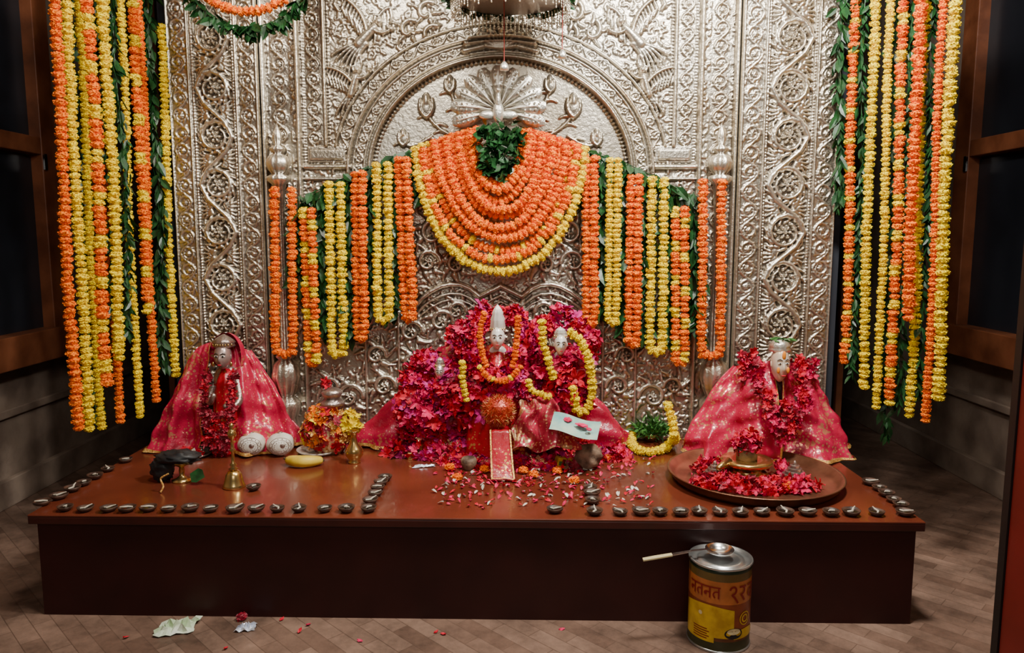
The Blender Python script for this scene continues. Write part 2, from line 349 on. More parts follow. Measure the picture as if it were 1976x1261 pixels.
def scroll(h,T,u0,u1,W,a,pitch,dense=1):
    n=max(1,int(round((u1-u0)/pitch))); p=(u1-u0)/n
    for k in range(n):
        uc=u0+(k+.5)*p; s=1 if k%2 else -1
        def m(u,v): return T(uc+u,v)
        pts=[]
        for j in range(15):
            t=j/14; ang=-math.pi/2*s+s*t*2*math.pi*1.15 ; r=W*(.92-.42*t); pts.append(m(r*math.cos(ang)*min(1,p/2/W*1.05),r*math.sin(ang)))
        th=.15 if W>.05 else .12
        h.stroke(pts,W*th,W*.08,a)
        h.stroke([m(-p/2,0),m(-p*.3,s*-W*.55),m(0,-s*W*.92)],W*th,W*th,a)
        h.stroke([m(p/2,0),m(p*.3,-s*W*.55),m(0,-s*W*.92)],W*th,W*th,a)
        x,z=m(0,0); rosette(h,x,z,W*.36,a*1.15,6)
        for j in range(int(9*dense)):
            t=6.283*j/(9*dense)+.3; e=m(W*.78*math.cos(t),W*.78*math.sin(t)); g=m(W*1.1*math.cos(t+.5),W*1.1*math.sin(t+.5))
            h.stroke([e,((e[0]+g[0])/2,(e[1]+g[1])/2),g],W*.15,W*.03,a*.85)
        if W>.05:
            for j in range(10):
                t=6.283*j/10; e=m(W*.48*math.cos(t),W*.48*math.sin(t)); g=m(W*.66*math.cos(t+.4),W*.66*math.sin(t+.4)); h.stroke([e,g],W*.10,W*.04,a*.6)
            for sg in(-1,1):  # broad acanthus leaves filling the corners
                for e_ in(-1,1):
                    b0=(sg*p*.40,e_*W*.35)
                    for q_ in range(5):
                        an=math.atan2(e_,sg*.5)+(q_-2)*.42; q0=m(*b0); q1=m(b0[0]+W*.34*math.cos(an),b0[1]+W*.34*math.sin(an)); q2=m(b0[0]+W*.62*math.cos(an+.25*e_*sg),b0[1]+W*.62*math.sin(an+.25*e_*sg))
                        h.stroke([q0,q1,q2],W*.13,W*.04,a*.72)
def vert(xc): return lambda u,v:(xc+v,u)
def beads(h,pts,r,a):
    for x,z in pts: h.blob(x,z,r,a)
def vb(h,x,z0,z1,r=.006,a=.006): beads(h,[(x,z) for z in np.arange(z0,z1,r*2.3)],r,a)
def vridge(h,x,w,a,z0=-9,z1=9):
    k=(abs(h.X-x)<w)&(h.Z>z0)&(h.Z<z1); h.base[k]=np.maximum(h.base[k],(a*np.sqrt(np.clip(1-((h.X-x)/w)**2,0,1)))[k]); h.h[k]=0
def hridge(h,z,w,a,x0=-9,x1=9):
    k=(abs(h.Z-z)<w)&(h.X>x0)&(h.X<x1); h.base[k]=np.maximum(h.base[k],(a*np.sqrt(np.clip(1-((h.Z-z)/w)**2,0,1)))[k]); h.h[k]=0
def filler(h,n_,ok,seed,a=.009):
    rr=np.random.RandomState(seed)
    for i in range(n_):
        X_=rr.uniform(h.xs[0],h.xs[-1]);Z_=rr.uniform(h.zs[0],h.zs[-1]); i0=int((X_-h.x0)/h.res)%h.nx;j0=int((Z_-h.z0)/h.res)%h.nz
        if h.h[j0,i0]>.003 or not ok(X_,Z_,j0,i0): continue
        t=rr.rand()*6.28; L=.014+.018*rr.rand(); bend=rr.choice([-1,1])*.9
        pts=[(X_,Z_),(X_+L*.5*math.cos(t),Z_+L*.5*math.sin(t)),(X_+L*math.cos(t+bend*.5),Z_+L*math.sin(t+bend*.5)),(X_+L*.9*math.cos(t+bend),Z_+L*.9*math.sin(t+bend))]
        h.stroke(pts,.0065,.002,a)
def tomesh(h,Y,name,m,**kw):
    H=h.base*.9+h.h*.78
    H[1:-1,1:-1]=.72*H[1:-1,1:-1]+.07*(H[:-2,1:-1]+H[2:,1:-1]+H[1:-1,:-2]+H[1:-1,2:])
    H[0,:]=0;H[-1,:]=0;H[:,0]=0;H[:,-1]=0
    nz,nx=H.shape; co=np.empty((nz*nx,3)); ox=(h.xs[0]+h.xs[-1])/2; oz=h.zs[0]
    co[:,0]=h.X.ravel()-ox;co[:,1]=-H.ravel();co[:,2]=h.Z.ravel()-oz
    idx=np.arange(nz*nx).reshape(nz,nx); q=np.stack([idx[:-1,:-1],idx[:-1,1:],idx[1:,1:],idx[1:,:-1]],-1).reshape(-1)
    nf=len(q)//4; me=bpy.data.meshes.new(name); me.vertices.add(len(co)); me.vertices.foreach_set('co',co.ravel())
    me.loops.add(len(q)); me.loops.foreach_set('vertex_index',q.astype(np.int32)); me.polygons.add(nf)
    me.polygons.foreach_set('loop_start',(np.arange(nf)*4).astype(np.int32)); me.polygons.foreach_set('loop_total',np.full(nf,4,dtype=np.int32))
    me.polygons.foreach_set('use_smooth',np.ones(nf,dtype=bool)); me.update(calc_edges=True); me.validate()
    me.materials.append(M[m]); o=bpy.data.objects.new(name,me); COL.objects.link(o); o.location=(ox,Y,oz); return tag(o,**kw)
def wx(px,py=400): return atY(px,py,WY-.02)[0]
def wz(py,px=988): return atY(px,py,WY-.02)[2]
ZT=2.2
def pilaster(xa,xb,label):
    h=HF(xa,xb,TOP,ZT); W=xb-xa; b=W*.24
    h.base[:]=.02
    k=(h.X>xa+b+.016)&(h.X<xb-b-.016); h.base[k]=.008
    scroll(h,vert(xa+b*.52),TOP,ZT,b*.36,.008,b*.8); scroll(h,vert(xb-b*.52),TOP,ZT,b*.36,.008,b*.8)
    scroll(h,vert((xa+xb)/2),TOP+.02,ZT,(W-2*b-.04)/2*1.0,.028,.195,1.5)
    filler(h,700,lambda X,Z,j,i:True,11,.006)
    for x in(xa+.006,xb-.006): vridge(h,x,.006,.03)
    for x in (xa+b,xb-b): vridge(h,x,.007,.034)
    vb(h,xa+b+.014,TOP,ZT,.005,.008); vb(h,xb-b-.014,TOP,ZT,.005,.008)
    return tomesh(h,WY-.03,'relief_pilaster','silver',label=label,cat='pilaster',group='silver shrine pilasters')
xl0,xl1=wx(343),wx(512); xr0,xr1=wx(1418),wx(1606)
pilaster(xl0,xl1,'silver repousse pilaster with scrolling vines beside shrine'); pilaster(xr0,xr1,'brightly lit silver repousse pilaster with scrolling vines')
h=HF(xl1+.002,xr0-.002,TOP,ZT)
cx=wx(966); cz=wz(335); RO=(wx(1258)-wx(675))/2; asp=(wz(72)-cz)/RO
rho=np.sqrt((h.X-cx)**2+((h.Z-cz)/asp)**2); above=h.Z>=cz
h.base[:]=.008
tym=above&(rho<RO*.865); ring=above&(rho>=RO*.86)&(rho<=RO*1.0)
def curve(p0,p1,p2,n=9):
    return [((1-t)**2*p0[0]+2*t*(1-t)*p1[0]+t*t*p2[0],(1-t)**2*p0[1]+2*t*(1-t)*p1[1]+t*t*p2[1]) for t in np.linspace(0,1,n)]
def bird(x,z,s,fl,rot=0):
    def T(u,v):
        c,w=math.cos(rot),math.sin(rot); a,b=u*c-v*w,u*w+v*c; return (x+fl*a*s,z+b*s)
    a=.034
    # swept wing: overlapping feathers off one leading edge
    for (sx_,sy,dirx,n_,ln,al) in((-.02,.15,-1,10,.85,.75),(.10,.18,.35,7,.70,.62)):
        lead=curve(T(sx_,sy),T(sx_+dirx*.25,sy+.55),T(sx_+dirx*.85,sy+.62),12)
        h.stroke(lead,.055*s,.03*s,a*al*1.15)
        for j in range(n_):
            u=(j+1)/n_; q0=lead[min(11,int(u*11))]; base_=( (q0[0]-x)/s*fl, (q0[1]-z)/s )
            e1=(x+fl*(base_[0]+dirx*.10)*s, z+(base_[1]-.20)*s); e2=(x+fl*(base_[0]+dirx*.02)*s, z+(base_[1]-.30-.22*math.sin(3.0*u))*s)
            h.stroke([q0,e1,e2],.05*s,.03*s,a*al*(.85-.08*(j%2)))
    # gown / tail: long flowing curls
    for j in range(6):
        d_=-.12+.07*j; h.stroke(curve(T(-.10+.03*j,-.15),T(-.45+d_,-.42-.02*j),T(-.72+.13*j,-.62-.10*j),8),.06*s,.022*s,a*(.75-.06*(j%2)))
    h.stroke(curve(T(-.14,-.2),T(-.02,.02),T(.14,.26),8),.14*s,.10*s,a); h.blob(*T(.22,.42),.10*s,a*1.2,.12*s)
    h.stroke([T(.12,.42),T(.10,.54),T(.20,.56)],.05*s,.03*s,a*.9)
    h.stroke(curve(T(.14,.2),T(.36,.12),T(.50,.28),7),.045*s,.028*s,a*.9); h.blob(*T(.54,.33),.07*s,a*.8)
for fl,x1,x2,x3 in((1,715,690,795),(-1,1215,1240,1135)):
    bird(wx(x1),wz(72),.16,fl,-.25); bird(wx(x2),wz(168),.135,fl,.25)
    for (dx,dy) in((0,0),(55,-35),(70,10)):
        X_,Z_=wx(x3+fl*dx*.6),wz(60+dy); pts=[(X_+.045*(1-t)*math.cos(5*t*fl+1),Z_+.045*(1-t)*math.sin(5*t*fl+1)) for t in np.linspace(0,.9,12)]
        h.stroke(pts,.010,.005,.020)
        for j in range(5): h.leaf(X_+.03*math.cos(j*1.3),Z_+.03*math.sin(j*1.3),j*1.3,.04,.009,.014)
low=lambda px,py:(wx(px),wz(py))
for s_ in(1,-1):
    mp_=lambda px:px if s_>0 else 1932-px
    for r_,a_,dy in((.011,.030,0),(.006,.022,18),(.004,.018,30)):
        pts=[low(mp_(x),y+dy) for x,y in((800,590),(812,575),(830,562),(850,552),(868,548),(888,549),(905,556),(925,572),(945,562),(966,552))]
        h.stroke(pts,r_,r_,a_)
    for (px,py,rad) in((835,450,.06),(825,505,.05),(880,510,.045),(720,685,.045),(735,745,.05),(650,640,.05),(850,620,.05),(880,690,.04),(690,420,.05),(620,500,.05),(705,560,.05),(625,745,.04),(790,700,.04),(665,765,.06),(590,620,.04),(760,480,.05),(880,600,.04),(935,600,.04),(900,450,.05),(790,640,.05)):
        X_,Z_=low(mp_(px),py); pts=[(X_+s_*rad*(1-.75*t)*math.cos(7*t),Z_+rad*(1-.75*t)*math.sin(7*t)) for t in np.linspace(0,1,18)]
        h.stroke(pts,.011,.006,.022); rosette(h,X_,Z_,.020,.024,5)
        for j in range(7): h.leaf(X_+rad*.95*math.cos(j*.9),Z_+rad*.95*math.sin(j*.9),j*.9+.6,.05,.013,.018)
h.h[tym|ring]=0
def okp(X_,Z_,j0,i0):
    return not (tym[j0,i0] or ring[j0,i0])
filler(h,6500,okp,3,.007)
h.h[tym|ring]=0
for s_,xe in((1,xl1),(-1,xr0)):
    xb=wx(548) if s_>0 else wx(1382); k=(abs(h.X-xb)<.040); h.h[k]=0; scroll(h,vert(xb),TOP,ZT,.030,.010,.066)
    xa_,xb_=(wx(593),wx(630)) if s_>0 else (wx(1300),wx(1337)); k=(h.X>xa_)&(h.X<xb_)&(h.Z>wz(315)); h.h[k]=0; h.base[k]=.004
    x3=(xa_+xb_)/2; scroll(h,vert(x3),wz(310),ZT,.026,.012,.058)
    vridge(h,xe+s_*.012,.012,.032)
    x2=wx(583) if s_>0 else wx(1345); vridge(h,x2,.011,.034); vb(h,x2+s_*.02,cz-.02,ZT,.005,.008)
    x4=wx(634) if s_>0 else wx(1296); vridge(h,x4,.008,.028,wz(290),9); vb(h,x4+s_*.014,wz(290),ZT,.0055,.010)
    for px in(700,765): vridge(h,wx(px if s_>0 else 1932-px),.007,.020,TOP,wz(600))
k=above&(rho<RO*.865); h.base[k]=-.006
h.base[ring]=.014; h.h[ring]=0
def arcT(rad): return lambda u,v:(cx+(rad+v)*math.cos(u/rad),cz+asp*(rad+v)*math.sin(u/rad))
band=above&(rho>RO)&(rho<RO*1.10)&(abs(h.X-cx)<RO*1.10); h.h[band]=0; h.base[band]=.006
for rr,w,a in((.86,.009,.034),(.897,.004,.026),(.968,.004,.026),(1.0,.009,.034),(1.10,.006,.022)):
    k=above&(abs(rho-RO*rr)<w); h.base[k]=np.maximum(h.base[k],(a*np.sqrt(np.clip(1-((rho-RO*rr)/w)**2,0,1)))[k]); h.h[k]=0
scroll(h,arcT(RO*.932),0,math.pi*RO*.932,RO*.028,.009,.045,.7)
scroll(h,arcT(RO*1.05),0.02,math.pi*RO*1.05-.02,RO*.036,.009,.062,.8)
beads(h,[arcT(RO*.832)(u,0) for u in np.arange(0,math.pi*RO*.832,.018)],.007,.012)
for s_ in(1,-1):
    xa,xb=(wx(590),wx(680)) if s_>0 else (wx(1252),wx(1340))
    hridge(h,wz(322),.012,.030,xa,xb); hridge(h,wz(345),.008,.024,xa,xb)
    xa,xb=(wx(598),wx(670)) if s_>0 else (wx(1262),wx(1332)); h.clearrect(xa,xb,wz(313),wz(283)); h.rect(xa,xb,wz(313),wz(283),.014); h.rect(xa+.012,xb-.012,wz(307),wz(289),.024)
for j in range(11):
    t=math.pi*j/10; h.stroke([(wx(966),wz(95)),(wx(966)+.06*math.cos(t),wz(95)+.05*math.sin(t)+.01),(wx(966)+.14*math.cos(t),wz(95)+.08*math.sin(t)-.01)],.008,.012,.030)
# tympanum: closed lotus buds on curved leafy stems
for fl,xb in((1,825),(-1,1105)):
    for (bx_,by_,sc,rx_,ry_) in((xb,208,1.0,900 if fl>0 else 1030,272),(xb-fl*45,268,.7,xb+fl*10,262),(xb+fl*45,165,.7,900 if fl>0 else 1030,240)):
        X_,Z_=wx(bx_),wz(by_); st=curve((X_,Z_),(X_+fl*.01,Z_-.08*sc),(wx(rx_),wz(ry_)),10); h.stroke(st,.006*sc,.006,.016)
        h.blob(X_,Z_,.030*sc,.030,.040*sc); h.blob(X_,Z_+.026*sc,.016*sc,.034,.034*sc)
        for e_ in(-1,1): h.stroke(curve((X_,Z_-.034*sc),(X_+e_*.036*sc,Z_-.01),(X_+e_*.022*sc,Z_+.036*sc),6),.010*sc,.005*sc,.032)
        for q_,p_ in enumerate(st[2:9:2]):
            e_=1 if q_%2 else -1; h.stroke(curve(p_,(p_[0]+e_*.02,p_[1]+.012),(p_[0]+e_*.045,p_[1]-.004),6),.009,.003,.014)
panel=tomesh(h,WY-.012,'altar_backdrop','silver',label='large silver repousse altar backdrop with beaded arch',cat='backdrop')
ox,oy,oz=panel.location
# peacock fan ornament
PC=atY(962,215,WY-.05); fan=[]
for j in range(11):
    t=math.pi*(j/10)*1.16-.25; L=.185
    d=np.array([math.cos(t),0,math.sin(t)*.92]); side=np.array([-d[2],0,d[0]]); side/=np.linalg.norm(side)
    nn=14; v=[];f=[]
    for a in range(nn+1):
        u=a/nn; w=.003+.029*math.sin(math.pi*min(1,u**1.7*.88))
        for k in range(9):
            q_=k/8*2-1
            v.append(d*L*(.10+.90*u)+side*w*q_+np.array([0,-.012-.008*(j%2)-(.020*math.sin(math.pi*min(1,u*.95)))*math.sqrt(max(0,1-q_*q_)),0]))
    for a in range(nn):
        for k in range(8): i0=a*9+k; f.append((i0,i0+1,i0+10,i0+9))
    fan.append((v,f)) 
    fan.append(tube([d*L*u+np.array([0,-.034-.008*(j%2),0]) for u in np.linspace(.15,.92,8)],.0025,6))
    for u in (.55,.66,.77,.88):
        for sg in(-1,1): fan.append(ellips(d*L*u+side*sg*.012+np.array([0,-.032-.008*(j%2),0]),(.0045,.005,.0045),8,6))
v,f=join(fan); mk('fan_petals',v,f,'silver2',parent=panel,loc=tuple(PC-np.array([ox,oy,oz])),smooth=True)
v,f=join([ellips((0,-.045,-.01),(.022,.02,.04)),ellips((.0,-.052,.035),(.010,.012,.035)),ellips((0,-.058,.07),(.011,.013,.011)),tube([(0,-.065,.07),(0,-.078,.066)],[.005,.001]),ellips((-.04,-.04,-.02),(.035,.012,.018)),ellips((.04,-.04,-.02),(.035,.012,.018))])
mk('peacock_figure',v,f,'silver2',parent=panel,loc=tuple(PC-np.array([ox,oy,oz])),smooth=True)
def column(px,label):
    c=atY(px,600,WY-.06); z=lambda py:wz(py)-TOP
    prof=[(.046,0),(.048,z(815)),(.040,z(800)),(.052,z(785)),(.052,z(770)),(.030,z(760)),(.044,z(745)),(.056,z(722)),(.048,z(700)),(.026,z(690)),(.038,z(684)),(.026,z(676)),(.018,z(560)),(.018,z(420)),(.024,z(358)),(.044,z(350)),(.046,z(343)),(.024,z(338)),(.040,z(328)),(.047,z(316)),(.036,z(304)),(.017,z(298)),(.030,z(292)),(.030,z(288)),(.012,z(282)),(.020,z(270)),(.015,z(258)),(.005,z(248)),(.001,z(240))]
    v,f=lathe(prof,40,flute=.06,nf=10)
    r=empty('engaged_column',(c[0],WY-.058,TOP),label,'column','silver shrine columns')
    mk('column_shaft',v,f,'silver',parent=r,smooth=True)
column(547,'slender turned silver column with vase capital'); column(1381,'slender turned silver column with vase capital')
# ---------------------------------------------------------------- garlands on shrine
def loop(px,top,bot,half,pat,label,lean=0,Y=WY-.115,r=.0182):
    pts=[(px-half-lean,top+6),(px-half-lean*.5,(top+bot)/2),(px-half,bot-18),(px-half*.6,bot-5),(px,bot),(px+half*.6,bot-5),(px+half,bot-18),(px+half-lean*.5,(top+bot)/2),(px+half-lean,top+6)]
    w=[atY(x,y,Y) for x,y in pts]
    if half<11: 
        for k in(5,6,7,8): w[k][1]-=.012
    garland(smoothpath(w,120),pat,r,label,'looped garlands hung on shrine backdrop')
NAMES={'o':'orange','y':'yellow','m':'mixed orange and yellow','n':'orange with yellow accents'}
def gl(px,top,bot,half,pat,lean=0,**k): loop(px,top,bot,half,pat,'looped %s marigold garland hanging against silver backdrop'%NAMES[pat],lean,**k)
gl(549,360,684,17,'o',3); gl(604,400,703,8,'m',10); gl(652,350,685,11,'y',6); gl(697,330,653,7,'o',4); gl(740,312,620,11,'y',2); gl(789,302,616,8,'o',12)
gl(1139,302,628,7,'o',0); gl(1181,303,624,7,'y',-4,r=.0160); gl(1220,335,666,7,'o',-5); gl(1266,340,680,12,'y',-4); gl(1312,398,700,8,'m',0); gl(1372,345,688,18,'o',-3)
def ls(pts,L,label,Y=WY-.085,**k): leafstrand(smoothpath([atY(x,y,Y) for x,y in pts],40),L,label,**k)
gv='leaf strands on shrine backdrop'
for x0,t,x1,bt in((575,380,580,560),(622,370,628,640),(675,345,674,640),(716,320,716,600),(764,300,764,600),(800,300,812,380),(1118,300,1116,400),(1160,310,1163,600),(1203,320,1203,640),(1243,340,1243,640),(1290,360,1290,650),(1338,370,1340,640)):
    ls([(x0,t),((x0+x1)/2,(t+bt)/2),(x1,bt)],.07,'dark green leaf strand hanging on silver backdrop',group=gv,spread=.7,width=1.7)
ls([(590,378),(660,345),(730,318),(800,292)],.07,'leafy green swag across silver backdrop',group=gv,spread=.8,width=1.7)
ls([(1128,292),(1200,312),(1270,345),(1340,380)],.07,'leafy green swag across silver backdrop',group=gv,spread=.8,width=1.7)
ng=10
offs=[0,-3,2,4,-2,6,3,-5,2,4]
for i in range(ng+1):
    u=i/ng; last=i==ng
    w=46+u*115 if not last else 163; yt=252+abs(u)**1.3*34+(2 if last else 0); yb=(352+ (u**.97)*160)+offs[i] if not last else 524
    pts=[]; sk=R.uniform(-6,6) if not last else 0
    for t in np.linspace(0,math.pi,41):
        c,s_=math.cos(t),math.sin(t); x=965-w*np.sign(c)*abs(c)**.94+sk*s_; y=yt+(yb-yt)*(abs(s_)**1.14)
        Y=WY-.09-.06*s_-(.022 if i%2 else 0)-(.02 if last else 0)
        pts.append(atY(x+R.randn()*.8,y+R.randn()*.8,Y))
    garland(pts,'y' if last else ('n' if i in(8,9) else 'o'),(.0172+.001*R.rand()) if not last else .0190,('long yellow marigold garland edging the bunch' if last else 'orange marigold garland draped in central bunch'),'draped garlands at centre of shrine')
A=Acc()
for i in range(330):
    yy=R.uniform(238,345); hw=30*(1-max(0,(yy-290)/70)**1.2)+6
    p=atY(962+R.uniform(-hw,hw)*1.2,yy,WY-.10-.07*R.rand()); A.add((LEAF[0]*np.array([2.2,1,1]),LEAF[1]),p,rotmat(np.array([R.randn()*.7,-.7,-.5+R.randn()*.5]),R.rand()*6.28),.045*(.7+.5*R.rand()))
mk('leaf_bunch',np.vstack(A.v),A.f,'leaf',label='dense bunch of dark green leaves in garland opening',cat='leaves',kind='stuff')
# ---------------------------------------------------------------- side garlands
def side(px0,Y,bot,pat,top=-60,r=.0188,grp='garlands hanging beside shrine'):
    b=atY(px0,bot,Y); z1=2.30 if top<0 else atY(px0,top,Y)[2]; lean=.030 if px0>988 else .016
    w=[(b[0]*(1-lean*(z-b[2])/1.7)+.004*math.sin(z*5+px0),Y+.004*math.cos(z*4),z) for z in np.linspace(z1,b[2],40)]
    garland(w,pat,r,'long %s marigold strand hanging beside silver shrine'%NAMES[pat],grp)
side(150,2.46,825,'o',r=.0175); side(173,2.52,825,'y',r=.0175); side(208,2.56,738,'m',r=.020); side(194,2.62,825,'y',r=.0145); side(234,2.66,690,'y',r=.0195); side(231,2.74,812,'o',r=.015)
side(269,2.78,802,'y',r=.0142); side(285,2.84,600,'m',r=.0195); side(301,2.90,772,'o',r=.0155); side(338,2.97,722,'y',top=50,r=.0165)
side(1630,2.94,698,'n',r=.0185); side(1664,2.82,745,'y',r=.0175); side(1692,2.76,785,'y',r=.0145); side(1717,2.72,776,'m',r=.0175); side(1752,2.62,612,'o',r=.0195); side(1756,2.68,800,'y',r=.017)
side(1787,2.56,810,'o',r=.0142); side(1808,2.50,765,'y',r=.0185)
gv='leaf strands beside shrine'
def sleaf(px,Y,bot,top=None,L=.065,sp=.5):
    b=atY(px,bot,Y); z1=2.30 if top is None else atY(px,top,Y)[2]; lean=.030 if px>988 else .016
    leafstrand([(b[0]*(1-lean*(z-b[2])/1.7)+.01*math.sin(z*6),Y,z) for z in np.linspace(z1,b[2],30)],L,'dark green leaf strand hanging beside shrine',dens=.013,spread=sp,group=gv,width=1.3)
sleaf(318,2.95,700);sleaf(252,2.72,640,L=.05);sleaf(222,2.72,600,L=.05);sleaf(183,2.68,800,L=.045,sp=.4)
sleaf(1616,2.97,390);sleaf(1736,2.74,780,L=.055);sleaf(1704,2.87,835,L=.055);sleaf(1772,2.68,760,L=.055);sleaf(1648,2.93,720,L=.05)
for sx,xx in((-1,-1.44),(1,1.34)):
    rd=empty('hanging_rod',(xx,2.7,2.31),'thin wooden rod holding flower strands','rod','rods holding flower strands')
    mk('rod_bar',*tube([(0,-.4,0),(0,0,0),(0,.36,0)],.012,12),'wood',parent=rd)
    for yy in(-.35,.3): mk('rod_hanger',*tube([(0,yy,0),(0,yy,.39)],.006,8),'steel',parent=rd)
# ---------------------------------------------------------------- canopy + swag top
C=atY(985,-4,2.74)
can=empty('ceremonial_canopy',(C[0],2.74,C[2]),'hanging silver parasol with beaded fringe and leaves','canopy')
mk('canopy_dome',*lathe([(.205,0),(.21,.02),(.18,.045),(.17,.06),(.185,.07),(.16,.11),(.10,.15),(.03,.17),(.02,.22),(.008,.23)],48,flute=.02,nf=24),'silverdk',parent=can,smooth=True)
A=Acc()
for k in range(84):
    a=6.283*k/84
    for j in range(6+(k%3)): A.raw(*ellips((.207*math.cos(a),.207*math.sin(a),-.006-.009*j),(.003,.003,.0045),6,4))
mk('bead_fringe',np.vstack(A.v),A.f,'silver',parent=can,kind='stuff')
v,f=tube([(0,0,.23),(0,0,2.7-C[2])],.004,6); mk('hanging_chain',v,f,'silver2',parent=can)
A=Acc()
for k in range(420):
    a=6.283*R.rand(); A.add((LEAF[0]*np.array([2,1,1]),LEAF[1]),np.array([.214*math.cos(a),.214*math.sin(a),-.005+.04*R.rand()]),rotmat(np.array([math.cos(a)*.5+R.randn()*.6,math.sin(a)*.5+R.randn()*.6,-.2+R.randn()*.4]),R.rand()*6),.034)
mk('leaf_ring',np.vstack(A.v),A.f,'leaf',parent=can)
for dx,y2 in((-12,118),(100,95)):
    b_=atY(985+dx,y2,2.74)
    r=empty('hanging_thread_bell',b_,'small silver bell on red thread below canopy','bell','small bells below canopy')
    h0=C[2]+.01-b_[2]
    v,f=tube([(0,0,0),(0,0,h0)],.0018,5); mk('red_thread',v,f,'string',parent=r)
    mk('bell_cup',*lathe([(.016,-.03),(.015,-.02),(.011,-.008),(.003,0)],16),'silver2',parent=r,smooth=True)
garland(smoothpath([atY(x,y,2.7) for x,y in((330,-435),(340,-200),(365,-60),(400,-8),(440,16),(485,22),(528,8),(562,-25),(590,-200),(600,-435))],90),'o',.017,'orange marigold swag looped down from ceiling')
leafstrand(smoothpath([atY(x,y,2.72) for x,y in((315,-430),(325,-200),(350,-40),(385,8),(430,42),(480,52),(530,40),(570,10),(595,-40),(610,-200),(620,-430))],90),.05,'green leaf swag beneath orange garland',dens=.008,spread=.8,width=1.8)
# ---------------------------------------------------------------- figures
def head(parent,c,s,m,paint='dark',tall=1.25,muzzle=0,wide=.82,es=1.0):
    nu,nv=40,32; v=[];f=[]
    for j in range(nv+1):
        t=math.pi*j/nv
        for i in range(nu):
            p=2*math.pi*i/nu; x,y,z=math.sin(t)*math.sin(p),-math.sin(t)*math.cos(p),math.cos(t)
            if z<0: x*=1-.32*(-z)**1.4; y*=1-.12*(-z)
            fr=max(0,-y)
            g=lambda x0,z0,sx,sz:math.exp(-((x-x0)/sx)**2-((z-z0)/sz)**2)
            dy=fr*(.30*g(0,-.12,.11,.22)+.14*g(0,-.26,.17,.08)+.07*g(0,.30,.5,.09)-.12*g(.34,.1,.17,.12)-.12*g(-.34,.1,.17,.12)+.10*g(0,-.50,.22,.05)+.09*g(0,-.60,.18,.05)+.10*g(0,-.84,.2,.14)+.05*g(.5,-.3,.2,.2)+.05*g(-.5,-.3,.2,.2)+muzzle*g(0,-.45,.42,.3))
            v.append((x*wide*s,(y-dy)*.9*s,z*tall*s))
    for j in range(nv):
        for i in range(nu): i2=(i+1)%nu; f.append((j*nu+i,(j+1)*nu+i,(j+1)*nu+i2,j*nu+i2))
    hd=mk('head',v,f,m,parent=parent,loc=c,smooth=True)
    for sx in(-1,1):
        ex=sx*.38*wide*s
        mk('eye',*ellips((ex,-.80*s,.10*tall*s),(.19*s*es,.08*s,.10*s*es),12,8),'white',parent=hd,smooth=True)
        mk('pupil',*ellips((ex,-.868*s,.10*tall*s),(.085*s*es,.03*s,.085*s*es),10,6),'dark',parent=hd,smooth=True)
        mk('eyebrow',*tube([(ex*.4,-.89*s,.26*tall*s),(ex*1.05,-.86*s,.34*tall*s),(ex*1.7,-.72*s,.26*tall*s)],.035*s*es,6),paint,parent=hd)
        mk('ear',*ellips((sx*(wide-.02)*s,-.05*s,-.02*s),(.08*s,.14*s,.26*s),10,8),m,parent=hd,smooth=True)
    mk('lips',*ellips((0,-(.94+muzzle*.8)*s,-.54*tall*s),(.20*s,.05*s,.06*s),12,8),'redp',parent=hd,smooth=True)
    return hd
def skinbody(parent,pts,edges,radii,m,name='body'):
    me=bpy.data.meshes.new(name); me.from_pydata([tuple(p) for p in pts],edges,[]); me.materials.append(M[m])
    o=bpy.data.objects.new(name,me); COL.objects.link(o); o.parent=parent
    md=o.modifiers.new('skin','SKIN'); sv=me.skin_vertices[0].data
    for i,r in enumerate(radii): sv[i].radius=(r,r*.85)
    sv[0].use_root=True; sb=o.modifiers.new('sub','SUBSURF'); sb.levels=2; sb.render_levels=2
    md.use_smooth_shade=True
    return o
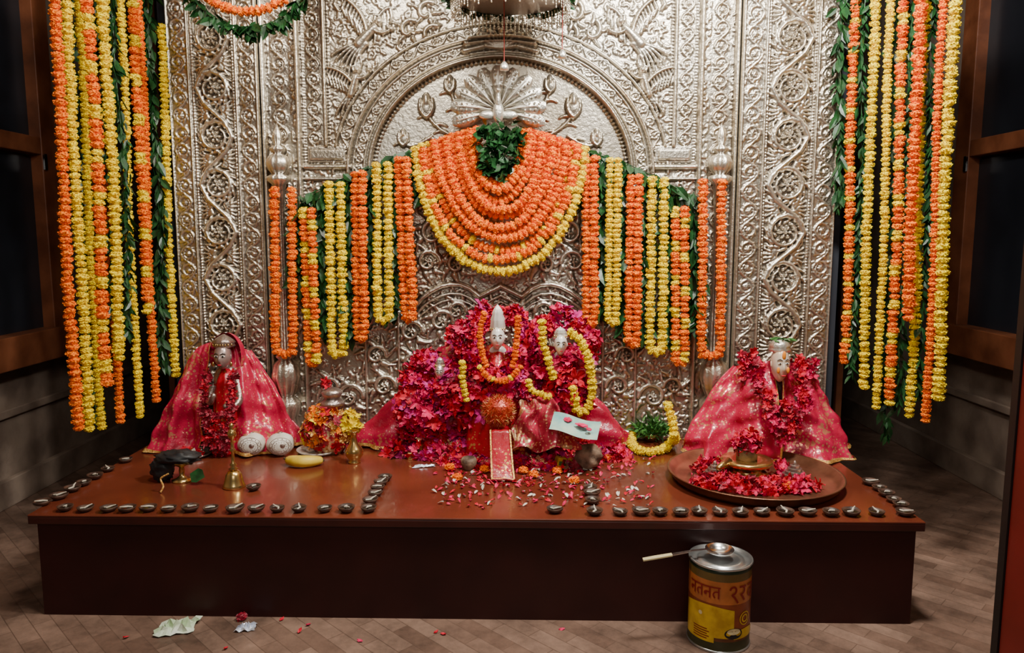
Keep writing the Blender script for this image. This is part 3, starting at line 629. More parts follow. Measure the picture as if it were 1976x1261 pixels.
def drape(parent,H,hw,dp,gap,m,name='draped_cloth',topr=.25,span=1.9,nf=9,seed=0,pw=1.1,skew=0,gb=.45,fa=1.0):
    r=np.random.RandomState(seed); ph=r.rand(8)*6.28
    parts=[];hems=[]
    for sd in(-1,1):
        nu,nt_=100,64; v=[];f=[]
        for j in range(nt_+1):
            t=j/nt_; g=gap*(1-(1-gb)*t)
            for i in range(nu+1):
                th=g+(span-g)*i/nu; rr=topr+(1-topr)*t**pw
                s1=math.sin(nf*(th+.12*math.sin(4*t+ph[5]))+ph[0]+sd+1.3*t); s1=math.copysign(abs(s1)**.7,s1)
                fold=1+fa*(.12*(.3+.7*t)*s1+.07*t*math.sin(2.3*nf*th+ph[1]*sd+4*t)+.045*math.sin(13*t+ph[2]+3*th+sd)*math.sin(2*th+ph[6])+.035*math.sin(27*t-6*th+ph[3])*math.sin(4*th+ph[4])+.015*math.sin(5.1*nf*th+ph[5]+6*t))
                x=hw*rr*math.sin(th)*(1+(fold-1)*.5)
                y=-dp*(rr*math.cos(th)*fold if th<math.pi/2 else rr*math.cos(th)*.6*fold)-.5*dp*(fold-1)
                z=H*(1-t)*(1-.10*math.sin(th)**2)+.004+.006*math.sin(nf*th)*t
                v.append((sd*x+skew*t,y,max(z,.003)))
        for j in range(nt_):
            for i in range(nu): a=j*(nu+1)+i; q=(a,a+1,a+nu+2,a+nu+1); f.append(q if sd>0 else q[::-1])
        parts.append((v,f))
        vv=np.array(v).reshape(nt_+1,nu+1,3)
        for strip in (vv[-3:,:,:]*np.array([1.012,1.02,1])+np.array([0,-.003,.003]), vv[:,:2,:]+np.array([0,-.005,0])):
            a_,b_=strip.shape[:2]; ff=[(i*b_+k,i*b_+k+1,(i+1)*b_+k+1,(i+1)*b_+k) for i in range(a_-1) for k in range(b_-1)]
            hems.append((strip.reshape(-1,3),ff))
    v,f=join(parts); o=mk(name,v,f,m,parent=parent,smooth=True)
    v,f=join(hems); mk('gold_trim',v,f,'trim',parent=o,smooth=True)
    return o
def flowers_on(parent,specs,mats,name='flower_covering',size=.026,**kw):
    A=Acc()
    for (c,r,n) in specs:
        for _ in range(n):
            d=R.randn(3); d/=np.linalg.norm(d); d[1]=-abs(d[1]) if R.rand()<.88 else d[1]; 
            if d[2]<-.6: d[2]=-d[2]
            p=np.array(c)+d*np.array(r)*(.88+.30*R.rand()**1.5); p[2]=max(p[2],(.010 if parent else TOP+.010)); nn=d/np.array(r); nn/=np.linalg.norm(nn)
            petals(A,p,nn+R.randn(3)*.55,size*(.6+.85*R.rand()),R.randint(len(mats)))
    return mk(name,np.vstack(A.v),A.f,mats,parent=parent,mi=A.m,kind='stuff',**kw)
# --- left goddess idol
b0=np.array([atY(425,760,2.9)[0],2.955,TOP])
g=empty('draped_idol',b0,'dark silver goddess idol in pink brocade shawl','idol')
fc=atY(430,688,2.84)-b0; Ht=fc[2]; x=fc[0]
drape(g,Ht+.045,.30,.16,.20,'clothpink',seed=1,topr=.36,nf=6,pw=.85,gb=.8)
mk('shrine_robe',*lathe([(.075,0),(.07,.03),(.055,.10),(.05,.2),(.045,.27),(.04,Ht-.09),(.02,Ht-.05)],36,flute=.08,nf=9,c=(x,-.085,0)),'clothred',parent=g,smooth=True)
skinbody(g,[(x,-.09,.10),(x,-.095,.22),(x,-.08,Ht-.085),(x,-.08,Ht-.03),(x-.04,-.08,Ht-.09),(x-.062,-.12,Ht-.17),(x-.035,-.165,Ht-.17),(x-.015,-.175,Ht-.13),(x+.04,-.08,Ht-.09),(x+.062,-.12,Ht-.17),(x+.04,-.165,Ht-.20),(x+.02,-.18,Ht-.17)],[(0,1),(1,2),(2,3),(2,4),(4,5),(5,6),(6,7),(2,8),(8,9),(9,10),(10,11)],[.05,.04,.04,.022,.022,.017,.014,.012,.022,.017,.014,.012],'silverdk')
head(g,(x,-.115,Ht),.040,'facesil',es=1.15)
mk('crown',*lathe([(.036,.034),(.041,.040),(.037,.050),(.042,.055),(.030,.066),(.020,.074),(.010,.080),(.003,.084)],24,flute=.10,nf=9,c=(x,-.098,Ht)),'silverdk',parent=g,smooth=True)
A=Acc()
for q_ in range(-4,5): A.raw(*ellips((x+.009*q_,-.098-.040*math.sqrt(max(.05,1-(.22*q_)**2)),Ht+.046),(.0035,.003,.005),8,6))
for e_ in(-1,1): A.raw(*ellips((x+e_*.034,-.125,Ht-.028),(.006,.005,.010),8,6))
mk('jewellery',np.vstack(A.v),A.f,'brass',parent=g,smooth=True)
A=Acc()
for sd in(-1,1):
    for t in np.linspace(0,1,44):
        petals(A,np.array([x+sd*(.048+.030*math.sin(t*2.6))*(1-t*.75)+R.randn()*.006,-.145-.045*math.sin(t*2.6),Ht-.055-.31*t]),np.array([sd*.2,-1,.2])+R.randn(3)*.4,.016,R.randint(3))
for _ in range(46): petals(A,np.array([x+R.randn()*.025,-.19,Ht-.20-.14*R.rand()]),np.array([0,-1,.2])+R.randn(3)*.4,.015,R.randint(3))
mk('flower_necklace',np.vstack(A.v),A.f,['darkred','redp','darkred'],parent=g,mi=A.m,kind='stuff')
v=[];f=[]
for j in range(13):
    for i in range(25):
        th=1.15+(2*math.pi-2.3)*i/24; ph_=math.pi*.66*j/12; rr=math.sin(ph_)*.066+.002; v.append((x+rr*math.sin(th),-.070-rr*.8*math.cos(th),Ht+.0+.086*math.cos(ph_)))
f=[(j*25+i,j*25+i+1,(j+1)*25+i+1,(j+1)*25+i) for j in range(12) for i in range(24)]
mk('veil',v,f,'clothpink',parent=g,smooth=True)
# --- right idol
b1=np.array([atY(1488,760,2.85)[0],2.90,TOP])
g=empty('draped_idol',b1,'pale faced deity idol in pink and gold shawl with red flowers','idol')
fc=atY(1505,702,2.765)-b1; Ht=fc[2]; x=fc[0]
drape(g,Ht+.0,.335,.20,.06,'clothpink',seed=5,topr=.40,nf=5,pw=.8,gb=.2)
skinbody(g,[(x,-.05,.12),(x,-.055,.24),(x,-.06,Ht-.085),(x,-.10,Ht-.03),(x-.07,-.06,Ht-.1),(x-.09,-.09,Ht-.18),(x-.04,-.12,Ht-.2),(x+.07,-.06,Ht-.1),(x+.09,-.09,Ht-.18),(x+.05,-.12,Ht-.2)],[(0,1),(1,2),(2,3),(2,4),(4,5),(5,6),(2,7),(7,8),(8,9)],[.075,.065,.06,.028,.03,.022,.018,.03,.022,.018],'silverdk')
hd=head(g,(x,-.135,Ht),.046,'faceo',muzzle=.05,tall=1.5,wide=.74,es=.8)
mk('tilak',*ellips((0,-.040,.038),(.007,.005,.016),10,8),'saffron',parent=hd,smooth=True)
for sg in(-1,1): mk('cheek_paint',*ellips((sg*.018,-.037,-.018),(.006,.004,.012),10,8),'saffron',parent=hd,smooth=True)
mk('crown',*lathe([(.036,.046),(.040,.054),(.035,.064),(.038,.070),(.028,.082),(.018,.090),(.006,.095)],24,flute=.06,nf=10,c=(x,-.125,Ht)),'silver2',parent=g,smooth=True)
A=Acc()
for k in range(22):
    A.add(LEAF,np.array([x+R.randn()*.015,-.13,Ht+.090+R.rand()*.008]),rotmat(np.array([R.randn(),-.4,-.3+R.randn()*.3]),R.rand()*6),.036)
mk('leaf_offering',np.vstack(A.v),A.f,'leaf2',parent=g)
A=Acc()
for sd in(-1,1):
    for t in np.linspace(0,1,40):
        for _ in range(2):
            px_=x+sd*(.080+.016*math.sin(t*3.1))*(1-t**1.6*.9)+R.randn()*.013; pz=Ht+.0-.24*t
            petals(A,np.array([px_,-.11-.11*min(1,t*1.6)+R.randn()*.008,pz+R.randn()*.010]),np.array([sd*.3,-1,.2])+R.randn(3)*.5,.018,R.randint(3))
for cx_,cz_ in((-.10,.01),(.115,-.02),(-.115,-.03),(.0,-.17),(.02,-.22)):
    for _ in range(20): petals(A,np.array([x+cx_+R.randn()*.018,-.09 if cz_>-.1 else -.225,Ht+cz_+R.randn()*.02]),np.array([0,-1,.2])+R.randn(3)*.5,.018,R.randint(3))
mk('flower_necklace',np.vstack(A.v),A.f,['darkred','redp','magenta'],parent=g,mi=A.m,kind='stuff')
# --- central idols
def cidol(fx,fy,Yf,s,mat_,label,bodyW,crownH,name='seated_idol',cl='clothred'):
    f0=atY(fx,fy,Yf); root=np.array([f0[0],Yf+.09,TOP]); g=empty(name,root,label,'idol','idols at centre of altar'); H=f0[2]-TOP
    mk('robe',*lathe([(bodyW,0),(bodyW*.98,.04),(bodyW*.85,H*.35),(bodyW*.72,H*.6),(bodyW*.5,H-.07),(s*.6,H-s)],36,flute=.06,nf=8),cl,parent=g,smooth=True)
    sh=bodyW*.5
    skinbody(g,[(0,0,H*.4),(0,0,H*.65),(0,-.02,H-.09),(0,-.05,H-.03),(-sh,-.0,H-.11),(-sh*1.1,-.03,H-.19),(-sh*.5,-.07,H-.2),(sh,-.0,H-.11),(sh*1.1,-.03,H-.19),(sh*.5,-.07,H-.2)],[(0,1),(1,2),(2,3),(2,4),(4,5),(5,6),(2,7),(7,8),(8,9)],[.07,.06,.055,s*.55,.026,.02,.016,.026,.02,.016],mat_)
    head(g,(0,-.085,H),s,mat_,tall=1.3,es=1.15)
    k=s*.86
    cp=[(k*1.0,s*.75),(k*1.12,s*.85),(k*.92,s*1.0),(k*1.0,s*1.1),(k*.85,s*1.1+crownH*.3),(k*.92,s*1.1+crownH*.36),(k*.66,s*1.1+crownH*.58),(k*.72,s*1.1+crownH*.64),(k*.42,s*1.1+crownH*.84),(k*.2,s*1.1+crownH*.93),(k*.05,s*1.1+crownH)]
    mk('crown',*lathe(cp,36,flute=.07,nf=9,c=(0,-.07,H)),'facew' if mat_=='facew' else 'silver2',parent=g,smooth=True)
    A=Acc()
    for q_ in range(-3,4): A.raw(*ellips((k*.3*q_,-.07-k*1.02*math.sqrt(max(.05,1-(.3*q_)**2)),H+s*.95),(.004,.003,.006),8,6))
    mk('crown_jewels',np.vstack(A.v),A.f,'brass',parent=g,smooth=True)
    return g,H,f0
cidol(960,652,2.725,.033,'facew','white marble deity with tall crown under red flowers',.15,.085)
cidol(1082,665,2.755,.030,'facew','white marble goddess idol wearing yellow marigold garland',.12,.030)
cidol(848,718,2.75,.021,'silver2','small silver faced idol buried in magenta flowers',.09,.03)
cc=np.array([atY(960,760,2.93)[0],2.965,TOP]); gcl=empty('altar_cloth',cc,'red brocade cloth with gold hem spread behind idols','cloth')
drape(gcl,.44,.555,.16,.25,'clothpink',seed=9,topr=.42,nf=6,pw=.95)
w_=lambda px,py,Y:atY(px,py,Y)
def gy(px,Y,dz): return np.array([(px-988)/F*(Y*math.cos(P)+.1),Y,TOP+dz])
fm=['magenta','redp','magenta','redp','darkred','magenta','purple']; fl_=['magenta','magenta','redp','purple','redp','magenta','darkred']
def wf(specs,label,name='flower_heap',size=.023,mats=fm): flowers_on(None,specs,mats,name=name,size=size,label=label,cat='flowers')
wf([(w_(960,765,2.82),(.16,.12,.13),340),(w_(960,745,2.74),(.10,.06,.07),120),(w_(905,665,2.84),(.045,.05,.075),95),(w_(1020,672,2.84),(.035,.05,.075),80),(w_(925,622,2.86),(.028,.03,.035),34),(w_(930,600,2.87),(.022,.02,.025),16),(w_(996,614,2.87),(.028,.03,.03),26),(w_(960,612,2.90),(.05,.02,.03),20),(w_(880,650,2.87),(.02,.03,.04),20),(w_(922,690,2.76),(.02,.03,.04),26),(w_(998,695,2.76),(.02,.03,.035),24)],'red and magenta flowers heaped over tall marble deity')
wf([(w_(1095,745,2.83),(.090,.10,.14),190),(w_(1052,632,2.86),(.028,.03,.035),30),(w_(1108,630,2.86),(.03,.04,.035),34),(w_(1134,670,2.86),(.03,.04,.06),40),(w_(1082,606,2.88),(.03,.03,.025),22),(w_(1050,710,2.78),(.03,.03,.04),34)],'red flowers heaped around marble goddess idol')
wf([(w_(825,800,2.84),(.110,.09,.11),240),(w_(822,700,2.86),(.045,.04,.035),48),(w_(800,745,2.85),(.05,.05,.07),64),(w_(872,710,2.86),(.03,.04,.04),34),(w_(848,762,2.78),(.05,.04,.035),50),(w_(885,780,2.80),(.09,.08,.12),140)],'magenta flowers heaped over small silver idol',mats=fl_)
wf([(gy(860,2.85,.02),(.18,.11,.10),330),(gy(960,2.80,.03),(.17,.10,.08),200),(gy(1060,2.78,.015),(.16,.09,.06),180),(gy(790,2.86,.0),(.09,.08,.05),70),(gy(960,2.71,.0),(.18,.07,.030),230),(gy(1070,2.69,.0),(.13,.06,.028),150),(gy(1175,2.79,.0),(.07,.06,.035),90)],'heap of red, magenta and purple petals on altar',size=.020,mats=['magenta','redp','purple','darkred','magenta','redp','goldcloth'])
A=Acc()
for c,r_ in((w_(960,765,2.85),(.15,.10,.12)),(w_(1095,745,2.86),(.085,.08,.14)),(w_(825,800,2.86),(.10,.08,.10)),(w_(885,780,2.82),(.08,.07,.11)),(gy(860,2.87,0),(.17,.10,.09)),(gy(1010,2.82,0),(.19,.09,.07))):
    v,f=ellips(c,r_,28,18,noise=.04,seed=3); v=np.array(v); v[:,2]=np.maximum(v[:,2],TOP+.002); v[:,1]=np.minimum(v[:,1],2.95); A.raw(v,f)
mk('offering_cloth',np.vstack(A.v),A.f,'clothred',label='rumpled red brocade cloth under heaped flowers',cat='cloth',smooth=True)
def cg(pts,pat,r,Y,label): garland(smoothpath([atY(x,y,Y) for x,y in pts],60),pat,r,label)
cg([(1045,622),(1048,660),(1058,695),(1068,728)],'y',.015,2.73,'yellow marigold garland on marble goddess idol')
cg([(1100,640),(1122,660),(1138,700),(1142,760),(1130,792),(1112,790),(1106,750)],'y',.016,2.71,'thick yellow marigold garland looped beside goddess idol')
cg([(892,700),(893,735),(900,770)],'y',.013,2.67,'short yellow marigold strand among red flowers')
cg([(1020,735),(1025,752),(1048,762),(1060,765)],'y',.012,2.67,'short yellow marigold strand among red flowers')
cg([(934,605),(926,640),(930,680),(938,705)],'o',.0115,2.69,'orange marigold strand beside crown of marble deity')
cg([(1000,612),(998,650),(994,685),(988,706)],'o',.0115,2.69,'orange marigold strand beside crown of marble deity')
cg([(925,708),(942,727),(965,735),(988,727),(1004,708)],'n',.011,2.655,'small orange marigold garland on marble deity')
# brocade bundle
c=atZ(965,880); r=empty('wrapped_figure',(c[0],2.66,TOP),'small figure wrapped in gold brocade with orange tinsel','figurine')
rc=np.array(r.location)
c4=[atY(1000,778,2.67)-rc,atY(1062,760,2.70)-rc,atY(985,868,2.61)-rc,atY(1120,866,2.64)-rc]
v=[];nu=54;nv_=36
for j in range(nv_+1):
    for i in range(nu+1):
        a,b_=i/nu,j/nv_; p=(c4[0]*(1-a)+c4[1]*a)*(1-b_)+(c4[2]*(1-a)+c4[3]*a)*b_
        fo=.016*math.sin(15*a+7*b_+1.5*math.sin(5*b_))+.011*math.sin(9*b_-14*a+1)+.007*math.sin(31*a+13*b_)+.03*math.sin(math.pi*a)*math.sin(math.pi*min(1,b_*1.1))
        v.append((p[0]+.01*math.sin(9*b_),p[1]-fo,max(.003,p[2]+fo*.5+.008*math.sin(11*a))))
f=[(j*(nu+1)+i,j*(nu+1)+i+1,(j+1)*(nu+1)+i+1,(j+1)*(nu+1)+i) for j in range(nv_) for i in range(nu)]
mk('brocade_wrap',v,f,'goldcloth',parent=r,smooth=True)
A=Acc()
c0=atY(962,792,2.63)-rc
for k in range(900):
    d=R.randn(3); d/=np.linalg.norm(d); t=np.cross(d,R.randn(3)); t/=np.linalg.norm(t); p=c0+d*np.array([.050,.04,.046]); A.raw([p-t*.002,p+t*.002,p+d*.016+t*.012],[(0,1,2)],int(R.randint(3)>1))
A.raw(*ellips(c0,(.050,.04,.046),20,14,noise=.05)); mk('tinsel_cover',np.vstack(A.v),A.f,['tinsel','trim'],parent=r,mi=A.m)
v=[]
for i in range(17):
    t=i/16; cxx=atZ(966,900)[0]-c[0]+.012*(1-t)
    for k in range(9):
        q_=k/8*2-1; v.append((cxx+q_*(.041-.004*t),-.165+.10*t**1.0-.002*q_*q_,.006+.15*t**1.4+.004*(1-q_*q_)+.0015*math.sin(6*q_+5*t)))
f=[(i*9+k,i*9+k+1,(i+1)*9+k+1,(i+1)*9+k) for i in range(16) for k in range(8)]
o=mk('red_sash',v,f,'clothred',parent=r,smooth=True); sm=o.modifiers.new('s','SOLIDIFY'); sm.thickness=.006
vv=np.array(v).reshape(17,9,3); hs=[]
for a_,b_ in((0,1),(8,7)):
    st=np.stack([vv[:,a_],vv[:,a_]*.4+vv[:,b_]*.6],1)+np.array([0,-.003,.005]); hs.append((st.reshape(-1,3),[(i*2,i*2+1,i*2+3,i*2+2) for i in range(16)]))
st=np.stack([vv[0],vv[1]*.6+vv[0]*.4],0)+np.array([0,-.003,.005]); hs.append((st.reshape(-1,3),[(k,k+1,k+10,k+9) for k in range(8)]))
v,f=join(hs); mk('gold_trim',v,f,'trim',parent=o)
c=atY(1110,822,2.59); r=empty('picture_card',c,'pale blue devotional picture card lying on flowers','card'); r.rotation_euler=(math.radians(-68),math.radians(10),math.radians(-10))
v=[];n_=10
for j in range(n_+1):
    for i in range(n_+1):
        a,b_=i/n_-.5,j/n_-.5; v.append((a*.17,-.006*math.cos(6*a+2)-.004*math.sin(8*b_),b_*.115))
mk('card_sheet',v,[(j*(n_+1)+i,j*(n_+1)+i+1,(j+1)*(n_+1)+i+1,(j+1)*(n_+1)+i) for j in range(n_) for i in range(n_)],'cardblue',parent=r,smooth=True)
v,f=join([ellips((.022,-.010,.0),(.022,.004,.009),noise=.2,nf=3),ellips((-.03,-.010,.014),(.014,.004,.012),noise=.2,nf=4),ellips((.05,-.010,-.015),(.010,.004,.008))]); mk('card_print',v,f,'magenta',parent=r)
c=atZ(1135,905); v,f=ellips((c[0],c[1]+.01,TOP+.044),(.050,.04,.048),28,20,noise=.10,seed=2); mk('stone',v,f,'stone',label='brown egg shaped stone leaning on altar offerings',cat='stone',smooth=True)
c=atZ(1092,905); r=empty('incense_packet',c,'small green and gold incense packet','packet'); r.rotation_euler=(0,.2,.4); bevel(mk('packet_box',*box((0,.01,.02),(.08,.03,.04)),'laby',parent=r),.003); mk('packet_stripe',*box((0,-.0055,.02),(.07,.002,.014)),'leaf2',parent=r)
# ---------------------------------------------------------------- kalash idol
c=atZ(640,868); r=empty('kalash_idol',(c[0],2.86,TOP),'brass pot idol with yellow petals and dark lid','idol')
mk('pot_body',*lathe([(.05,0),(.06,.02),(.085,.06),(.09,.10),(.07,.14),(.04,.17),(.045,.18),(.05,.19)],36,flute=.04,nf=12),'goldcloth',parent=r,smooth=True)
mk('dark_lid',*lathe([(.05,.19),(.045,.202),(.028,.215),(.038,.228),(.042,.24),(.03,.25),(.01,.258)],28,c=(.015,0,0)),'silverdk',parent=r,smooth=True)
flowers_on(r,[((0,-.01,.09),(.09,.09,.085),120)],['yellow','redp','trim','orange','trim','trim','darkred'],size=.018,name='petal_covering')
flowers_on(r,[((.085,-.02,.12),(.035,.03,.04),40)],['yellow'],size=.020,name='yellow_petals')
flowers_on(r,[((-.005,0,.275),(.012,.012,.012),6)],['darkred','redp'],size=.018,name='red_flower')
for px,tilt in((490,.15),(545,.3)):
    c=atZ(px,876); r=empty('carved_shell',(c[0],c[1]-.02,TOP),'round white carved shell with dark bands','shell','pair of carved shells',rz=tilt)
    mk('shell_body',*ellips((0,0,.046),(.052,.046,.044),32,22,noise=.02),'white',parent=r,smooth=True)
    A=Acc()
    def on(u,w_2,k=1.0):
        yy=-.046*math.sqrt(max(0,1-(u/.052)**2-((w_2)/.044)**2))*k; return (u,yy-.0005,.046+w_2)
    for rad in(.040,.030): A.raw(*tube([on(rad*math.cos(a),rad*.8*math.sin(a)) for a in np.linspace(0,6.283,30)],.0014,6))
    A.raw(*ellips(on(0.008,.004),(.010,.003,.009),12,8))
    for k in range(14):
        a=6.283*k/14; A.raw(*ellips(on(.035*math.cos(a),.028*math.sin(a)),(.0022,.0022,.0022),6,5)); A.raw(*ellips(on(.022*math.cos(a),.018*math.sin(a)),(.0016,.0016,.0016),6,5))
    A.raw(*ellips((0,0,.091),(.010,.010,.003),12,6))
    mk('dark_bands',np.vstack(A.v),A.f,'silverdk',parent=r,smooth=True)
c=atZ(615,872); mk('offering_plate',*lathe([(.05,0),(.075,.004),(.085,.014),(.08,.014),(.05,.007),(.001,.006)],32,c=c),'white',label='small pale plate of shells beside brass pot',cat='plate',smooth=True)
for k in range(7):
    p=c+np.array([.05*math.cos(k*1.05),.03*math.sin(k*1.05),.018]); mk('cowrie_shell',*ellips(p,(.018,.013,.011),14,10,noise=.05,seed=k),'white',label='small white shell offering on plate',cat='shell',group='shells on plate',smooth=True)
c=atZ(684,893); r=empty('brass_pot',c,'small shiny brass water pot','pot')
mk('pot_body',*lathe([(.022,0),(.024,.006),(.018,.01),(.032,.03),(.034,.045),(.028,.058),(.014,.075),(.010,.10),(.014,.115),(.02,.122),(.016,.122),(.008,.11)],32),'brass',parent=r,smooth=True)
c=atZ(587,900); r=empty('banana',c,'ripe yellow banana lying on altar','fruit')
pts=[(-.062+.124*t,.012-.03*math.sin(math.pi*t)*1.0+.0,.020+.004*math.sin(math.pi*t)) for t in np.linspace(0,1,18)]
v,f=tube(pts,[.009+.013*math.sin(math.pi*min(1,.08+.9*t))**.5 for t in np.linspace(0,1,18)],7); mk('banana_peel',v,f,'banana',parent=r,smooth=True)
v,f=join([tube([(-.064,.012,.02),(-.078,.020,.024)],[.006,.005],7),ellips((.066,.013,.019),(.006,.006,.006),8,6)]); mk('stem',v,f,'bantip',parent=r)
c=atZ(452,940); r=empty('hand_bell',c,'brass hand bell with tall turned handle','bell')
mk('bell_cup',*lathe([(.036,0),(.038,.004),(.034,.012),(.029,.03),(.026,.045),(.018,.056),(.008,.06)],36),'brass',parent=r,smooth=True)
mk('bell_handle',*lathe([(.008,.058),(.016,.064),(.007,.07),(.012,.078),(.006,.085),(.005,.12),(.010,.128),(.006,.135),(.005,.165),(.013,.175),(.015,.186),(.010,.196),(.004,.205),(.010,.212),(.001,.222)],20),'brass',parent=r,smooth=True)
c=atZ(352,928); r=empty('oil_lamp_stand',c,'small brass lamp stand with black oily top and leaf','lamp')
mk('lamp_base',*lathe([(.034,0),(.034,.006),(.02,.012),(.008,.02),(.010,.035),(.008,.05),(.028,.062),(.036,.07)],28),'brass',parent=r,smooth=True)
mk('sooty_bowl',*ellips((-.01,0,.085),(.075,.05,.024),30,14,noise=.14,seed=8,nf=5),'black',parent=r,smooth=True)
A=Acc(); A.add((LEAF[0]*np.array([3,1,1]),LEAF[1]),np.array([.04,-.03,.035]),rotmat(np.array([1.,-.3,-.1]),1.2),.06); mk('betel_leaf',np.vstack(A.v),A.f,'leaf',parent=r)
c=atZ(312,930); v,f=ellips((c[0],c[1]+.01,TOP+.045),(.038,.03,.044),26,18,noise=.14,seed=3,nf=5); mk('black_pouch',v,f,'black',label='crumpled black cloth pouch beside lamp stand',cat='pouch',smooth=True)
c=atZ(310,952); v,f=tube(smoothpath([c+[0,0,.003],c+[.005,.01,.02],c+[-.004,.015,.045],c+[.02,.02,.06]],20),.003,6); mk('cotton_thread',v,f,'trim',label='twisted golden thread by oil lamp',cat='thread')
c=atZ(375,880); mk('small_dish',*lathe([(.04,0),(.06,.006),(.066,.014),(.06,.012),(.04,.006),(.001,.005)],28,c=c),'silverdk',label='small tarnished metal dish with petals',cat='dish',smooth=True)
wf([(c+[0,0,.016],(.04,.03,.006),14)],'loose petals in small metal dish',name='petal_pile',size=.016,mats=['redp','white','leaf2'])
c=atZ(814,884); r=empty('gilt_box',c,'flat gilt box lying on altar','box',rz=.05); bevel(mk('box_body',*box((0,0,.014),(.105,.045,.028)),'brass',parent=r),.003); mk('box_label',*box((0,-.023,.014),(.08,.002,.014)),'labred',parent=r)
def crumple(px,py,z,rx,ry,h_,m,name,label,cat,seed):
    rr=np.random.RandomState(seed); c=atZ(px,py,z); n_=9; v=[];
    for j in range(n_):
        for i in range(n_):
            u,w=i/(n_-1)*2-1,j/(n_-1)*2-1; v.append((c[0]+rx*u*(1+.1*rr.randn()),c[1]+ry*w+rx*.2*u+.1*ry*rr.randn(),z+.002+h_*rr.rand()**1.5*(1-.7*max(abs(u),abs(w)))))
    f=[(j*n_+i,j*n_+i+1,(j+1)*n_+i+1,(j+1)*n_+i) for j in range(n_-1) for i in range(n_-1)]
    return mk(name,v,f,m,label=label,cat=cat)
crumple(818,901,TOP,.035,.012,.012,'foil','foil_scrap','scrap of crumpled foil on altar','foil',1)
crumple(342,1214,0,.05,.04,.045,'paper','crumpled_wrapper','pale green crumpled wrapper on floor','wrapper',2)
crumple(475,1214,0,.026,.02,.03,'foil','foil_wrapper','small shiny foil wrapper on floor','wrapper',3)
c=atZ(905,906); mk('clay_cup',*lathe([(.018,0),(.028,.02),(.03,.035),(.024,.045),(.02,.045),(.02,.03)],24,c=c),'stone',label='small round clay cup near flowers',cat='cup',smooth=True)
for px,py in((882,928),(868,908),(1108,934),(1172,890),(1010,914),(1075,915),(935,912),(1030,922)):
    c=atZ(px,py); v=(MG[px%5][0]*.018)+c+[0,0,.014]; mk('marigold_bloom',v,MG[px%5][1],'orange',label='single loose orange marigold on altar',cat='flower',group='loose marigolds on altar')
A=Acc()
for k in range(760):
    x=R.uniform(840,1260);y=R.uniform(885,980)
    if R.rand()>.4 and (abs(x-1010)>150 or y>942): continue
    p=atZ(x,y)+[0,0,.003]; A.add((PF[0][0][:12]*(.012+.007*R.rand()),PF[0][1][:6]),p,rotmat(np.array([0,0,1.])+R.randn(3)*.25,R.rand()*6),1,R.randint(4))
mk('scattered_petals',np.vstack(A.v),A.f,['white','magenta','redp','magenta'],mi=A.m,label='white and pink petals scattered on altar',cat='petals',kind='stuff')
A=Acc()
for x,y in((845,1218),(575,1224),(700,1240),(440,1250),(540,1200),(250,1230),(1090,1215),(850,1224),(465,1195),(600,1205)):
    A.add((PF[1][0][:12]*.016,PF[1][1][:6]),atZ(x,y,0)+[0,0,.004],rotmat(np.array([0,0,1.])+R.randn(3)*.2,R.rand()*6),1,R.randint(2))
mk('floor_petals',np.vstack(A.v),A.f,['magenta','redp'],mi=A.m,label='few pink petals fallen on floor',cat='petals',kind='stuff')
c=atZ(467,1196,0); mk('marigold_bloom',MG[1][0]*.016+c+[0,0,.011],MG[1][1],'darkred',label='wilted dark red bloom on floor',cat='flower')
# ---------------------------------------------------------------- potted greens + yellow garland
c=atZ(1255,850); r=empty('potted_greens',(c[0],c[1],TOP),'small pot of feathery green leaves ringed by marigolds','plant')
mk('pot',*lathe([(.025,0),(.035,.02),(.038,.035),(.034,.035),(.02,.03)],24),'brass',parent=r,smooth=True)
A=Acc()
for k in range(480):
    d=np.array([R.randn()*.8,R.randn()*.5-.5,.1+R.rand()]); d/=np.linalg.norm(d); A.add(LEAF,np.array([0,0,.025])+d*.075*R.rand(),rotmat(d+R.randn(3)*.5,R.rand()*6),.035)
mk('foliage',np.vstack(A.v),A.f,'leaf2',parent=r)
pts=[atZ(1228,835)+[0,0,.03],atZ(1218,862)+[0,0,.02],atZ(1238,880)+[0,0,.02],atZ(1275,878)+[0,0,.02],atZ(1297,862)+[0,0,.025],atY(1302,845,2.80),atY(1297,810,2.82),atY(1288,778,2.86)]
garland(smoothpath(pts,60),'y',.0175,'yellow marigold garland curled around green leaves')
# ---------------------------------------------------------------- copper tray
c=atZ(1463,938); cy=c[1]+.05; tr=(c[0],cy,TOP)
r=empty('copper_tray',tr,'large round aged copper tray holding offerings','tray')
mk('tray_body',*lathe([(.245,0),(.266,.004),(.278,.016),(.286,.034),(.293,.037),(.291,.040),(.283,.037),(.270,.018),(.250,.009),(.001,.008)],80),'copper',parent=r,smooth=True)
L=np.array(tr)+[0,0,.009]; lg=empty('lingam_stand',L+[-.02,.02,0],'brass lingam stand topped with red flowers','shrine object')
mk('stand_base',*lathe([(.075,0),(.08,.01),(.05,.02),(.045,.035),(.085,.05),(.09,.06),(.085,.066),(.05,.064),(.001,.062)],40),'brass',parent=lg,smooth=True)
mk('spout',*tube([(-.07,-.02,.058),(-.10,-.05,.055),(-.118,-.065,.05)],[.02,.012,.008],8),'brass',parent=lg,smooth=True)
mk('lingam',*lathe([(.035,.06),(.036,.10),(.03,.12),(.015,.13),(.001,.133)],28),'stone',parent=lg,smooth=True)
flowers_on(lg,[((0,0,.12),(.038,.035,.035),44)],['redp','darkred','magenta'],size=.019,name='red_flowers')
